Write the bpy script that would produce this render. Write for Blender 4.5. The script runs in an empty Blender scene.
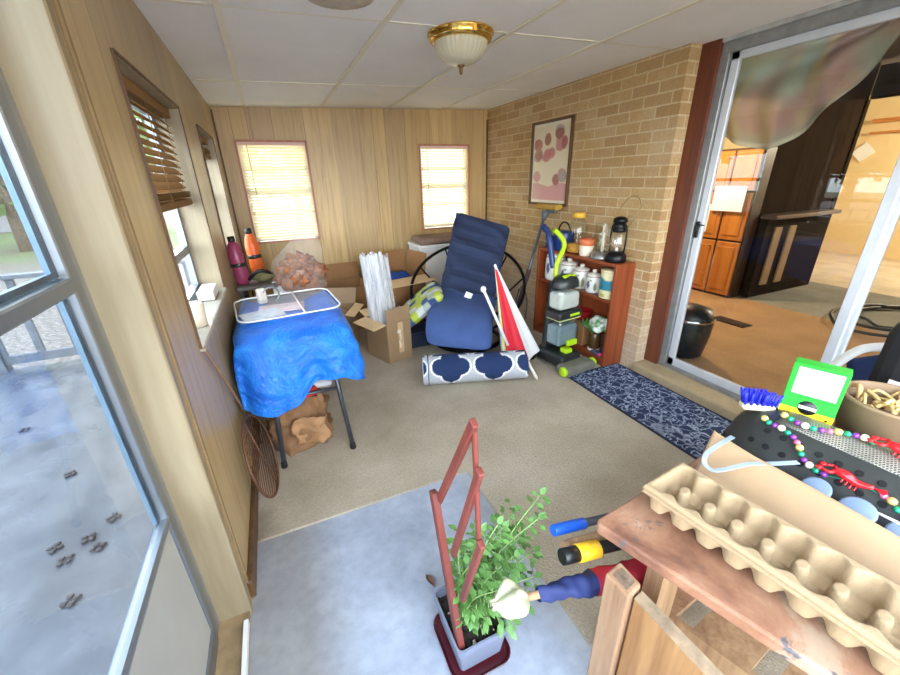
import bpy, bmesh, math, random
from mathutils import Vector, Matrix, noise
from mathutils.bvhtree import BVHTree
random.seed(7)
SC = bpy.context.scene
COL = SC.collection
PI = math.pi
V = Vector

# ---------------------------------------------------------------- camera
CH, CF = 1.376, 384.2
_p, _y, _r = map(math.radians, (22.48, 23.53, -1.46))
cf = V((math.sin(_y)*math.cos(_p), math.cos(_y)*math.cos(_p), -math.sin(_p)))
_rt = V((math.cos(_y), -math.sin(_y), 0)); _up = _rt.cross(cf)
crt = math.cos(_r)*_rt + math.sin(_r)*_up
cup = -math.sin(_r)*_rt + math.cos(_r)*_up
cam = bpy.data.cameras.new('camera'); camo = bpy.data.objects.new('camera', cam); COL.objects.link(camo)
cam.sensor_width = 36; cam.lens = CF/900*36; cam.clip_start = .02; cam.clip_end = 200
camo.matrix_world = Matrix(((crt.x, cup.x, -cf.x, 0), (crt.y, cup.y, -cf.y, 0), (crt.z, cup.z, -cf.z, CH), (0, 0, 0, 1)))
SC.camera = camo

# ---------------------------------------------------------------- helpers
def lin(c): return tuple(((x/255)/12.92 if x/255 <= .04045 else ((x/255+.055)/1.055)**2.4) for x in c)

class NT:
    def __init__(s, name):
        s.m = bpy.data.materials.new(name); s.m.use_nodes = True
        s.t = s.m.node_tree; s.t.nodes.clear()
        s.out = s.n('ShaderNodeOutputMaterial')
    def n(s, typ, **k):
        o = s.t.nodes.new(typ)
        for a, b in k.items():
            if a.startswith('i_'):
                key = a[2:]
                key = int(key) if key.isdigit() else key.replace('_', ' ')
                s.set(o.inputs[key], b)
            else: setattr(o, a, b)
        return o
    def set(s, inp, v):
        if isinstance(v, bpy.types.NodeSocket): s.t.links.new(v, inp)
        elif isinstance(v, bpy.types.Node): s.t.links.new(v.outputs[0], inp)
        else:
            if inp.type == 'RGBA' and len(v) == 3: v = (*v, 1)
            inp.default_value = v
    def math(s, op, a, b=0.0, c=None):
        o = s.t.nodes.new('ShaderNodeMath'); o.operation = op
        s.set(o.inputs[0], a); s.set(o.inputs[1], b)
        if c is not None: s.set(o.inputs[2], c)
        return o.outputs[0]
    def mix(s, f, a, b, blend='MIX'):
        o = s.t.nodes.new('ShaderNodeMix'); o.data_type = 'RGBA'; o.blend_type = blend
        s.set(o.inputs[0], f); s.set(o.inputs[6], a); s.set(o.inputs[7], b)
        return o.outputs[2]
    def ramp(s, f, stops, interp='LINEAR'):
        o = s.t.nodes.new('ShaderNodeValToRGB'); s.set(o.inputs[0], f)
        cr = o.color_ramp; cr.interpolation = interp
        while len(cr.elements) < len(stops): cr.elements.new(.5)
        for e, (p, c) in zip(cr.elements, stops):
            e.position = p; e.color = (*c, 1) if len(c) == 3 else c
        return o.outputs[0]
    def coord(s, scale=(1, 1, 1), loc=(0, 0, 0), rot=(0, 0, 0)):
        tc = s.n('ShaderNodeTexCoord'); mp = s.n('ShaderNodeMapping')
        mp.inputs['Scale'].default_value = scale; mp.inputs['Location'].default_value = loc; mp.inputs['Rotation'].default_value = rot
        s.t.links.new(tc.outputs['Object'], mp.inputs[0]); return mp.outputs[0]
    def noise(s, vec, scale=5, detail=4, rough=.55, dist=0):
        o = s.n('ShaderNodeTexNoise'); s.set(o.inputs['Vector'], vec)
        o.inputs['Scale'].default_value = scale; o.inputs['Detail'].default_value = detail
        o.inputs['Roughness'].default_value = rough; o.inputs['Distortion'].default_value = dist
        return o.outputs[0]
    def bump(s, h, strength=.3, dist=.01):
        o = s.n('ShaderNodeBump'); s.set(o.inputs['Height'], h)
        o.inputs['Strength'].default_value = strength; o.inputs['Distance'].default_value = dist
        return o.outputs[0]
    def bsdf(s, color, rough=.6, metal=0, normal=None, **k):
        o = s.n('ShaderNodeBsdfPrincipled')
        s.set(o.inputs['Base Color'], color); s.set(o.inputs['Roughness'], rough); o.inputs['Metallic'].default_value = metal
        if normal is not None: s.set(o.inputs['Normal'], normal)
        for a, b in k.items(): s.set(o.inputs[a], b)
        return o
    def done(s, sh):
        s.t.links.new(sh.outputs[0] if isinstance(sh, bpy.types.Node) else sh, s.out.inputs[0]); return s.m

def pm(name, rgb, rough=.55, metal=0, var=.12, vs=12, bump=0, bs=60, **k):
    """plain procedural material: base colour with a soft noise variation"""
    t = NT(name); c = lin(rgb); vec = t.coord()
    nz = t.noise(vec, vs, 4)
    col = t.ramp(nz, [(.3, tuple(max(0, x*(1-var)) for x in c)), (.7, tuple(min(1, x*(1+var)) for x in c))])
    nm = t.bump(t.noise(vec, bs, 3), bump, .004) if bump else None
    return t.done(t.bsdf(col, rough, metal, nm, **k))

def wood(name, rgb, rgb2, axis='Z', scale=22, rough=.5, bump=.08, stretch=.07, spec=.5):
    t = NT(name)
    sc = {'X': (stretch, 1, 1), 'Y': (1, stretch, 1), 'Z': (1, 1, stretch)}[axis]
    v = t.coord(sc); n1 = t.noise(v, scale, 6, .65, .6); n2 = t.noise(v, scale*4, 3)
    f = t.math('ADD', t.math('MULTIPLY', n1, .75), t.math('MULTIPLY', n2, .25))
    col = t.ramp(f, [(.33, lin(rgb2)), (.62, lin(rgb))])
    o = t.bsdf(col, rough, 0, t.bump(n2, bump, .003)); o.inputs['Specular IOR Level'].default_value = spec
    return t.done(o)

def attr_mat(name, rough=.6, var=.1, vs=40, bump=0, bs=200, **k):
    t = NT(name); a = t.n('ShaderNodeAttribute', attribute_name='Col'); vec = t.coord()
    col = t.mix(1.0, a.outputs['Color'], t.ramp(t.noise(vec, vs, 3), [(.3, (1-var,)*3), (.7, (1, 1, 1))]), 'MULTIPLY')
    nm = t.bump(t.noise(vec, bs, 3), bump, .003) if bump else None
    return t.done(t.bsdf(col, rough, 0, nm, **k))

def glass(name, tint=(1, 1, 1), refl=.06, rough=.0):
    t = NT(name)
    tr = t.n('ShaderNodeBsdfTransparent'); t.set(tr.inputs[0], tint)
    gl = t.n('ShaderNodeBsdfGlossy'); gl.inputs['Roughness'].default_value = rough
    lw = t.n('ShaderNodeLayerWeight'); lw.inputs[0].default_value = .5
    mx = t.n('ShaderNodeMixShader'); t.set(mx.inputs[0], t.math('MULTIPLY_ADD', t.math('POWER', lw.outputs['Facing'], 5.0), .8, refl*.5))
    t.t.links.new(tr.outputs[0], mx.inputs[1]); t.t.links.new(gl.outputs[0], mx.inputs[2])
    return t.done(mx)

def film(name, rgb, alpha=.5, rough=.2, bump=.0, bs=30):
    """translucent plastic film / sheer"""
    t = NT(name); vec = t.coord()
    tr = t.n('ShaderNodeBsdfTransparent')
    nm = t.bump(t.noise(vec, bs, 3), bump, .01) if bump else None
    b = t.bsdf(lin(rgb), rough, 0, nm)
    mx = t.n('ShaderNodeMixShader')
    t.set(mx.inputs[0], t.math('MULTIPLY_ADD', t.noise(vec, bs*.5, 3), alpha*.5, alpha*.75))
    t.t.links.new(tr.outputs[0], mx.inputs[1]); t.t.links.new(b.outputs[0], mx.inputs[2])
    return t.done(mx)

WM = {}   # root world matrices by object name
class MB:
    def __init__(s): s.bm = bmesh.new(); s.mi = 0; s.cl = None
    def _new(s, f0):
        for f in s.bm.faces[:] if f0 is None else f0: f.material_index = s.mi
    def box(s, c, size, rot=None, bev=0, seg=1):
        M = Matrix.Translation(V(c))
        if rot is not None: M = M @ (rot.to_4x4() if isinstance(rot, Matrix) else Matrix.Rotation(rot, 4, 'Z'))
        M = M @ Matrix.Diagonal((*size, 1))
        r = bmesh.ops.create_cube(s.bm, size=1, matrix=M); vs = r['verts']
        es = {e for v in vs for e in v.link_edges}; fs = {f for v in vs for f in v.link_faces}
        for f in fs: f.material_index = s.mi
        if bev > 0:
            r2 = bmesh.ops.bevel(s.bm, geom=list(es), offset=min(bev, min(size)*.45), segments=seg, affect='EDGES', profile=.5)
            for f in r2['faces']: f.material_index = s.mi
        return s
    def bar(s, a, b, w, t, up=(0, 0, 1), bev=0):
        a, b = V(a), V(b); d = (b-a); L = d.length; z = d.normalized()
        x = V(up).cross(z)
        if x.length < 1e-4: x = V((1, 0, 0)).cross(z)
        x.normalize(); y = z.cross(x)
        R = Matrix((x, y, z)).transposed()
        return s.box((a+b)/2, (w, t, L), R, bev)
    def tube(s, pts, r, seg=8, closed=False, cap=True):
        pts = [V(p) for p in pts]; n = len(pts)
        rs = r if isinstance(r, (list, tuple)) else [r]*n
        rings = []; prev = None
        for i, p in enumerate(pts):
            if closed: t = pts[(i+1) % n]-pts[i-1]
            else: t = pts[min(i+1, n-1)]-pts[max(i-1, 0)]
            t.normalize()
            if prev is None:
                a = V((0, 0, 1)) if abs(t.z) < .9 else V((1, 0, 0))
                x = (a-t*a.dot(t)).normalized()
            else:
                x = prev-t*prev.dot(t)
                x = x.normalized() if x.length > 1e-6 else prev
            prev = x; y = t.cross(x)
            rings.append([s.bm.verts.new(p+rs[i]*(math.cos(2*PI*k/seg)*x+math.sin(2*PI*k/seg)*y)) for k in range(seg)])
        m = n if closed else n-1
        for i in range(m):
            A, B = rings[i], rings[(i+1) % n]
            for k in range(seg):
                f = s.bm.faces.new((A[k], A[(k+1) % seg], B[(k+1) % seg], B[k])); f.material_index = s.mi; f.smooth = True
        if cap and not closed:
            f = s.bm.faces.new(rings[0][::-1]); f.material_index = s.mi
            f = s.bm.faces.new(rings[-1]); f.material_index = s.mi
        return s
    def lathe(s, prof, c=(0, 0, 0), seg=24, R=None, cap=True, sx=1, sy=1):
        c = V(c); rings = []
        for r, z in prof:
            ring = []
            for k in range(seg):
                a = 2*PI*k/seg; q = V((r*math.cos(a)*sx, r*math.sin(a)*sy, z))
                if R is not None: q = R @ q
                ring.append(s.bm.verts.new(c+q))
            rings.append(ring)
        for A, B in zip(rings, rings[1:]):
            for k in range(seg):
                f = s.bm.faces.new((A[k], A[(k+1) % seg], B[(k+1) % seg], B[k])); f.material_index = s.mi; f.smooth = True
        if cap:
            f = s.bm.faces.new(rings[0][::-1]); f.material_index = s.mi
            f = s.bm.faces.new(rings[-1]); f.material_index = s.mi
        return s
    def sheet(s, fn, nu, nv, cu=False, cv=False, col=None, smooth=True):
        if col is not None and s.cl is None: s.cl = s.bm.verts.layers.float_color.new('Col')
        g = []
        for i in range(nu+(0 if cu else 1)):
            row = []
            for j in range(nv+(0 if cv else 1)):
                v = s.bm.verts.new(V(fn(i/nu, j/nv)))
                if col is not None: v[s.cl] = (*col(i/nu, j/nv), 1)
                row.append(v)
            g.append(row)
        for i in range(nu):
            for j in range(nv):
                i2 = (i+1) % len(g); j2 = (j+1) % len(g[0])
                f = s.bm.faces.new((g[i][j], g[i2][j], g[i2][j2], g[i][j2])); f.material_index = s.mi; f.smooth = smooth
        return s
    def prism(s, poly, vec):
        vec = V(vec); A = [s.bm.verts.new(V(p)) for p in poly]; B = [s.bm.verts.new(V(p)+vec) for p in poly]
        n = len(A)
        for f in [s.bm.faces.new(A[::-1]), s.bm.faces.new(B)] + [s.bm.faces.new((A[k], A[(k+1) % n], B[(k+1) % n], B[k])) for k in range(n)]:
            f.material_index = s.mi
        return s
    def ball(s, c, r, sub=2, sc=(1, 1, 1), R=None, disp=0, ds=8):
        M = Matrix.Translation(V(c))
        if R is not None: M = M @ R.to_4x4()
        M = M @ Matrix.Diagonal((r*sc[0], r*sc[1], r*sc[2], 1))
        rr = bmesh.ops.create_icosphere(s.bm, subdivisions=sub, radius=1, matrix=M)
        for v in rr['verts']:
            if disp: v.co += (v.co-V(c)).normalized()*disp*noise.noise(v.co*ds)
            for f in v.link_faces: f.material_index = s.mi; f.smooth = True
        return s
    def face(s, pts, smooth=False):
        f = s.bm.faces.new([s.bm.verts.new(V(p)) for p in pts]); f.material_index = s.mi; f.smooth = smooth; return s
    def build(s, name, mats, parent=None, solid=0, sub=0, fixn=True, kind=None):
        if fixn: bmesh.ops.recalc_face_normals(s.bm, faces=s.bm.faces[:])
        if parent is not None and parent.name in WM: s.bm.transform(WM[parent.name].inverted())
        me = bpy.data.meshes.new(name); s.bm.to_mesh(me); s.bm.free()
        for m in (mats if isinstance(mats, (list, tuple)) else [mats]): me.materials.append(m)
        o = bpy.data.objects.new(name, me); COL.objects.link(o)
        if parent is not None:
            o.parent = parent
            if parent.name in WM: WM[o.name] = WM[parent.name]
        if solid:
            md = o.modifiers.new('solid', 'SOLIDIFY'); md.thickness = solid; md.offset = 0
        if sub:
            md = o.modifiers.new('sub', 'SUBSURF'); md.levels = sub; md.render_levels = sub
        if kind: o['kind'] = kind
        return o

def tag(o, label, cat, group=None, kind=None):
    o['label'] = label; o['category'] = cat
    if group: o['group'] = group
    if kind: o['kind'] = kind
    return o
def thing(name, label, cat, loc=(0, 0, 0), rz=0, group=None):
    o = bpy.data.objects.new(name, None); o.empty_display_size = .05; COL.objects.link(o)
    o.location = loc; o.rotation_euler = (0, 0, rz)
    WM[o.name] = Matrix.Translation(V(loc)) @ Matrix.Rotation(rz, 4, 'Z')
    return tag(o, label, cat, group)
def struct(name, loc=(0, 0, 0)):
    o = bpy.data.objects.new(name, None); COL.objects.link(o); o.location = loc; o['kind'] = 'structure'
    WM[o.name] = Matrix.Translation(V(loc)); return o
def dup(root, loc=None, rz=None, label=None):
    c = root.copy(); COL.objects.link(c)
    if loc is not None: c.location = loc
    if rz is not None: c.rotation_euler = (0, 0, rz)
    if label: c['label'] = label
    for ch in list(root.children):
        d = ch.copy(); COL.objects.link(d); d.parent = c
        for g in list(ch.children):
            e = g.copy(); COL.objects.link(e); e.parent = d
    return c
def rotm(ax, deg): return Matrix.Rotation(math.radians(deg), 3, ax)
def basis(x, y, z): return Matrix((V(x).normalized(), V(y).normalized(), V(z).normalized())).transposed()
def arc(c, r, a0, a1, n, ux=(1, 0, 0), uy=(0, 0, 1)):
    c, ux, uy = V(c), V(ux), V(uy)
    return [c+r*(math.cos(math.radians(a0+(a1-a0)*i/n))*ux+math.sin(math.radians(a0+(a1-a0)*i/n))*uy) for i in range(n+1)]
def smooth(pts, n=4, closed=False):
    pts = [V(p) for p in pts]; out = []; m = len(pts)
    for i in range(m if closed else m-1):
        if closed: p0, p1, p2, p3 = pts[i-1], pts[i], pts[(i+1) % m], pts[(i+2) % m]
        else: p0, p1, p2, p3 = pts[max(i-1, 0)], pts[i], pts[i+1], pts[min(i+2, m-1)]
        for k in range(n):
            t = k/n
            out.append(.5*((2*p1)+(p2-p0)*t+(2*p0-5*p1+4*p2-p3)*t*t+(3*p1-p0-3*p2+p3)*t**3))
    if not closed: out.append(pts[-1])
    return out
def rrect(w, h, r, n=5):
    out = []
    for cx, cy, a in ((w/2-r, h/2-r, 0), (-w/2+r, h/2-r, 90), (-w/2+r, -h/2+r, 180), (w/2-r, -h/2+r, 270)):
        for i in range(n+1):
            b = math.radians(a+90*i/n); out.append((cx+r*math.cos(b), cy+r*math.sin(b)))
    return out

# ---------------------------------------------------------------- materials
def panelling(name, axis, base, dark, seed):
    rnd = random.Random(seed); t = NT(name)
    tc = t.n('ShaderNodeTexCoord'); sp = t.n('ShaderNodeSeparateXYZ'); t.t.links.new(tc.outputs['Object'], sp.inputs[0])
    co = sp.outputs[axis]
    f = t.math('FRACT', t.math('DIVIDE', t.math('ADD', co, 3.0), 1.22))
    edges = [0]; 
    for w in (.125, .19, .10, .165, .22): edges.append(edges[-1]+w)
    stops = []
    b, d = lin(base), lin(dark)
    for i, e in enumerate(edges):
        k = rnd.uniform(.86, 1.10)
        warm = rnd.uniform(.92, 1.06)
        if i: stops.append((e-.0035, d))
        stops.append((e, (min(1, b[0]*k), b[1]*k, b[2]*k*warm)))
    col = t.ramp(f, stops, 'CONSTANT')
    sc = (1, 1, .045)
    v = t.coord(sc); n1 = t.noise(v, 16, 6, .65, 1.2); n2 = t.noise(v, 90, 3)
    g = t.ramp(t.math('ADD', t.math('MULTIPLY', n1, .7), t.math('MULTIPLY', n2, .3)), [(.3, (.66, .60, .52)), (.5, (1, 1, 1)), (.72, (1.16, 1.16, 1.16))])
    col = t.mix(1.0, col, g, 'MULTIPLY')
    return t.done(t.bsdf(col, .38, 0, t.bump(n2, .05, .002)))
M_pan_x = panelling('oak_panelling_back', 0, (192, 160, 108), (140, 110, 70), 3)
M_pan_y = panelling('oak_panelling_side', 1, (176, 154, 114), (146, 122, 84), 8)
M_lightwood = wood('pale_jamb_wood', (160, 146, 118), (132, 114, 84), 'Z', 9, .45)
M_darkwood = wood('dark_trim_wood', (104, 74, 46), (78, 52, 30), 'Z', 18, .5)
M_redbrown = wood('redbrown_post_wood', (112, 58, 36), (84, 40, 24), 'Z', 20, .45)
M_pinktrim = wood('pinkish_window_trim', (190, 130, 100), (160, 104, 76), 'Z', 18, .5)

def brickm():
    t = NT('tan_brick'); tc = t.n('ShaderNodeTexCoord'); sp = t.n('ShaderNodeSeparateXYZ'); t.t.links.new(tc.outputs['Object'], sp.inputs[0])
    cb = t.n('ShaderNodeCombineXYZ'); t.set(cb.inputs[0], t.math('ADD', sp.outputs[1], sp.outputs[0])); t.set(cb.inputs[1], sp.outputs[2])
    br = t.n('ShaderNodeTexBrick'); t.set(br.inputs['Vector'], cb.outputs[0])
    br.inputs['Scale'].default_value = 1; br.inputs['Brick Width'].default_value = .205; br.inputs['Row Height'].default_value = .0677
    br.inputs['Mortar Size'].default_value = .0052; br.inputs['Mortar Smooth'].default_value = .25; br.inputs['Bias'].default_value = -.1
    t.set(br.inputs['Color1'], lin((184, 150, 98))); t.set(br.inputs['Color2'], lin((168, 134, 88))); t.set(br.inputs['Mortar'], lin((200, 178, 134)))
    # second brick texture with another colour pair so single bricks stand out
    v = t.coord(); n = t.noise(v, 2.2, 3); n2 = t.noise(v, 55, 4); n3 = t.noise(v, 9, 3)
    br2 = t.n('ShaderNodeTexBrick'); t.set(br2.inputs['Vector'], cb.outputs[0])
    for k in ('Scale', 'Brick Width', 'Row Height', 'Mortar Size', 'Mortar Smooth'): br2.inputs[k].default_value = br.inputs[k].default_value
    br2.inputs['Bias'].default_value = -.15
    t.set(br2.inputs['Color1'], lin((192, 164, 122))); t.set(br2.inputs['Color2'], lin((164, 124, 76))); t.set(br2.inputs['Mortar'], lin((204, 184, 146)))
    col = t.mix(t.ramp(n, [(.42, (0, 0, 0)), (.6, (1, 1, 1))]), br.outputs[0], br2.outputs[0])
    # paler, greyer bricks low on the wall
    low = t.ramp(t.math('ADD', sp.outputs[2], t.math('MULTIPLY', n3, .5)), [(.35, (1, 1, 1)), (1.15, (0, 0, 0))])
    col = t.mix(t.math('MULTIPLY', low, .5), col, lin((206, 192, 176)))
    col = t.mix(1.0, col, t.ramp(n2, [(.3, (.86, .86, .86)), (.65, (1.05, 1.05, 1.05))]), 'MULTIPLY')
    h = t.math('ADD', t.math('MULTIPLY', br.outputs['Fac'], -1.0), t.math('MULTIPLY', n2, .35))
    return t.done(t.bsdf(col, .85, 0, t.bump(h, .5, .006)))
M_brick = brickm()

def carpet(name, c1, c2, sc=110):
    t = NT(name); v = t.coord(); n = t.noise(v, sc, 4, .7); b = t.noise(v, 3.5, 4)
    col = t.mix(n, lin(c1), lin(c2)); col = t.mix(1.0, col, t.ramp(b, [(.3, (.82, .79, .74)), (.65, (1.05, 1.05, 1.05))]), 'MULTIPLY')
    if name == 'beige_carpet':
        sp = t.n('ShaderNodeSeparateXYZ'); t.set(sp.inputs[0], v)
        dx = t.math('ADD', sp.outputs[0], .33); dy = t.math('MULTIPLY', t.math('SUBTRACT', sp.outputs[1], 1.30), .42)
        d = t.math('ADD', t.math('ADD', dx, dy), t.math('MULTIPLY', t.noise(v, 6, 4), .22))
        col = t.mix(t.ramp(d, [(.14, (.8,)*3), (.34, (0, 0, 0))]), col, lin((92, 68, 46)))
    return t.done(t.bsdf(col, .95, 0, t.bump(n, .9, .012)))
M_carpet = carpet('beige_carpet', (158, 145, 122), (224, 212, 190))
M_ledge = carpet('golden_ledge_carpet', (160, 138, 106), (206, 186, 148), 120)
M_housecarpet = carpet('brown_house_carpet', (160, 116, 72), (196, 152, 104), 60)
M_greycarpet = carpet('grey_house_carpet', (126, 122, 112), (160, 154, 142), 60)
def slabm():
    t = NT('bare_concrete'); v = t.coord()
    n = t.noise(v, 3.2, 6, .6, .4); n2 = t.noise(v, 26, 5); n3 = t.noise(v, 1.1, 3)
    col = t.ramp(n, [(.3, lin((146, 154, 166))), (.5, lin((162, 170, 184))), (.68, lin((182, 190, 200)))])  # bluish tones paint the sky's tint into the concrete
    sp = t.n('ShaderNodeSeparateXYZ'); t.set(sp.inputs[0], v)
    warm = t.ramp(t.math('ADD', sp.outputs[0], t.math('MULTIPLY', n3, .3)), [(.72, (0, 0, 0)), (.85, (1, 1, 1))])
    edge = t.ramp(t.math('ADD', sp.outputs[0], t.math('MULTIPLY', n3, .25)), [(-.12 + .1, (1, 1, 1)), (.16, (0, 0, 0))])
    col = t.mix(t.math('MULTIPLY', warm, .35), col, lin((172, 160, 132)))
    col = t.mix(t.math('MULTIPLY', edge, .55), col, lin((134, 124, 104)))
    col = t.mix(1.0, col, t.ramp(n2, [(.3, (.88, .88, .88)), (.6, (1.04, 1.04, 1.04))]), 'MULTIPLY')
    return t.done(t.bsdf(col, t.ramp(n, [(.35, (.34,)*3), (.7, (.6,)*3)]), 0, t.bump(n2, .15, .004)))
M_slab = slabm()
def ceilm():
    t = NT('white_ceiling_tile'); v = t.coord(); n = t.noise(v, 140, 3); b = t.noise(v, 2.0, 4)
    col = t.mix(1.0, lin((240, 238, 232)), t.ramp(b, [(.3, (.93, .93, .92)), (.6, (1, 1, 1))]), 'MULTIPLY')
    return t.done(t.bsdf(col, .9, 0, t.bump(n, .25, .003)))
M_ceil = ceilm()
M_tbar = pm('cream_grid_bar', (226, 220, 198), .5, var=.04)
M_gap = pm('dark_ceiling_void', (60, 55, 48), .9)
M_alu = pm('aluminium', (140, 146, 152), .38, .75, .06, 6)
M_alud = pm('weathered_aluminium', (150, 152, 150), .5, .6, .15, 20)
M_aluw = pm('mill_white_frame', (206, 210, 214), .4, .25, .05)
M_black = pm('black_plastic', (22, 22, 24), .4, var=.2)
M_blackm = pm('black_metal', (26, 26, 28), .35, .6, .2)
M_chrome = pm('chrome', (210, 210, 212), .15, 1, .02)
M_brass = pm('polished_brass', (222, 182, 98), .16, 1, .06, 5)
M_white = pm('white_plastic', (236, 236, 232), .4, var=.03)
M_paper = pm('white_paper', (240, 240, 238), .7, var=.04)
M_glass = glass('window_glass', (.97, .99, 1), .06)
M_glass2 = glass('sliding_door_glass', (.93, .96, .95), .06)
M_card = pm('brown_cardboard', (156, 128, 95), .75, var=.08, vs=6, bump=.1, bs=90)
M_cardin = pm('light_cardboard_inside', (216, 184, 138), .75, var=.06)
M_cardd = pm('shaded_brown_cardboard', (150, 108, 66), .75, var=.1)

# ---------------------------------------------------------------- room shell
XL, XR, YB = -.307, 2.311, 4.145
YR = -1.35            # rear end of porch, behind the camera
def ceil_z(x): return 1.968+(x-XL)*.0275
def grid_wall(mb, plane, p0, p1, us, zs, holes):
    """wall box split into cells around rectangular openings; plane 'x' or 'y'"""
    U = sorted(set([us[0], us[1]]+[h[0] for h in holes]+[h[1] for h in holes])); Z = sorted(set([zs[0], zs[1]]+[h[2] for h in holes]+[h[3] for h in holes]))
    for a, b in zip(U, U[1:]):
        for c, d in zip(Z, Z[1:]):
            m, k = (a+b)/2, (c+d)/2
            if any(h[0] < m < h[1] and h[2] < k < h[3] for h in holes): continue
            if plane == 'x': mb.box(((p0+p1)/2, m, k), (abs(p1-p0), b-a, d-c))
            else: mb.box((m, (p0+p1)/2, k), (b-a, abs(p1-p0), d-c))
W1 = (1.468, 2.362, .85, 1.708)       # left windows: y0,y1,z0,z1
W2 = (2.911, 3.71, .86, 1.700)
W3 = (-.175, .408, .852, 1.722)       # back windows: x0,x1,z0,z1
W4 = (1.512, 2.082, .862, 1.703)
m = MB(); grid_wall(m, 'x', -.42, XL, (1.12, YB+.11), (-.2, 2.2), [W1, W2]); m.build('wall_left', M_pan_y, kind='structure')
m = MB(); grid_wall(m, 'x', -.42, XL, (YR, .16), (-.2, 2.2), [(-1.2, .02, .6, 1.9)]); m.build('wall_left.001', M_pan_y, kind='structure')
m = MB(); m.box((-.3635, .64, 2.12), (.113, .96, .16)); m.build('trim_1', M_pan_y, kind='structure')
m = MB(); grid_wall(m, 'y', YB, YB+.11, (XL-.1, 2.6), (-.2, 2.3), [W3, W4]); m.build('wall_back', M_pan_x, kind='structure')
m = MB(); m.box((2.361, (1.828+YB)/2, 1.05), (.10, YB-1.828, 2.5)); m.build('wall_right', M_brick, kind='structure')
m = MB(); m.box((2.361, (YR-.17)/2, 1.05), (.10, -.17-YR, 2.5)); m.build('wall_right.001', M_brick, kind='structure')
m = MB(); m.box((1.0, YR-.05, .2), (2.8, .1, .8)); m.box((1.0, YR-.05, 2.1), (2.8, .1, .3))
for x in (XL, 1.0, XR): m.box((x, YR-.05, 1.3), (.09, .1, 1.6))
m.build('wall_rear', M_pan_x, kind='structure')  # unseen rear wall, its wide opening made to let daylight in
# light end post of the wall beside the storm door
m = MB(); m.box((-.362, 1.104, 1.0), (.117, .03, 2.3), bev=.004); m.build('trim_2', M_lightwood, kind='structure')
m = MB(); m.box((-.3035, 1.150, 1.0), (.006, .014, 2.1)); m.build('trim_3', pm('tan_batten', (140, 116, 80), .5), kind='structure')
# floor: carpet with concrete showing near the storm door
m = MB(); m.box((1.0, 1.4, -.06), (2.9, 5.7, .10)); m.build('floor', M_slab, kind='structure')
CE, CX = 1.392, .684
m = MB()
def carpet_edge(u): return .006*noise.noise(V((u*9, 3, 0)))
m.box(((XL+2.31)/2, (CE+YB)/2, -.004), (2.31-XL, YB-CE, .012)); m.box(((CX+2.31)/2, (YR+CE)/2, -.004), (2.31-CX, CE-YR, .012))
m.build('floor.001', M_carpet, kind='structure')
# raised ledge in front of the sliding door
m = MB(); m.box((2.40, .83, .03), (.24, 1.996, .08), bev=.02, seg=3); m.build('trim_4', M_ledge, kind='structure')
# threshold of the storm door
m = MB(); m.box((-.37, .62, -.01), (.12, .97, .04)); m.build('trim_5', pm('stained_threshold_wood', (150, 126, 92), .7, var=.35, vs=14), kind='structure')
m = MB(); m.box((-.316, .60, .012), (.014, .90, .024)); m.build('trim_6', M_white, kind='structure')
# baseboards
m = MB(); m.box((XL+.009, (1.14+YB)/2, .04), (.018, YB-1.14, .08), bev=.004); m.build('baseboard_left', M_darkwood, kind='structure')
m = MB(); m.box(((XL+XR)/2, YB-.008, .04), (XR-XL-.04, .016, .08), bev=.004); m.build('baseboard_back', M_redbrown, kind='structure')
m = MB(); m.box((XL+.008, YB-.008, 1.0), (.012, .012, 1.9)); m.box((XR-.008, YB-.008, 1.0), (.012, .012, 1.9)); m.build('trim_7', M_darkwood, kind='structure')

# ceiling: tiles in a grid
slope = math.atan(.0275); RS = rotm('Y', -math.degrees(slope))
gx = [-.66, -.046, .581, 1.197, 1.761, 2.42]; gy = [-.50, .724, 1.944, 3.173, YB+.02]  # ceiling stops short behind the camera; open strip added to let daylight in
gx[0] = XL-.05
m = MB()
for i in range(5):
    for j in range(4):
        x0, x1, y0, y1 = gx[i]+.004, gx[i+1]-.004, gy[j]+.005, gy[j+1]-.005
        cx = (x0+x1)/2
        m.box((cx, (y0+y1)/2, ceil_z(cx)+.012+random.uniform(0, .004)), (x1-x0, y1-y0, .018), RS @ rotm('X', random.uniform(-.12, .12)), bev=.003)
m.build('ceiling', M_ceil, kind='structure')
m = MB(); m.box((1.0, 1.835, ceil_z(1.0)+.05), (2.95, 4.67, .03), RS); m.build('ceiling.001', M_gap, kind='structure')
m = MB()
for x in gx[1:-1]: m.box((x, 1.82, ceil_z(x)+.001), (.026, 4.62, .006), RS)
for y in gy[1:-1]: m.box((1.05, y, ceil_z(1.05)+.004), (2.7, .018, .004), RS)
m.build('trim_8', M_tbar, kind='structure')
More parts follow.
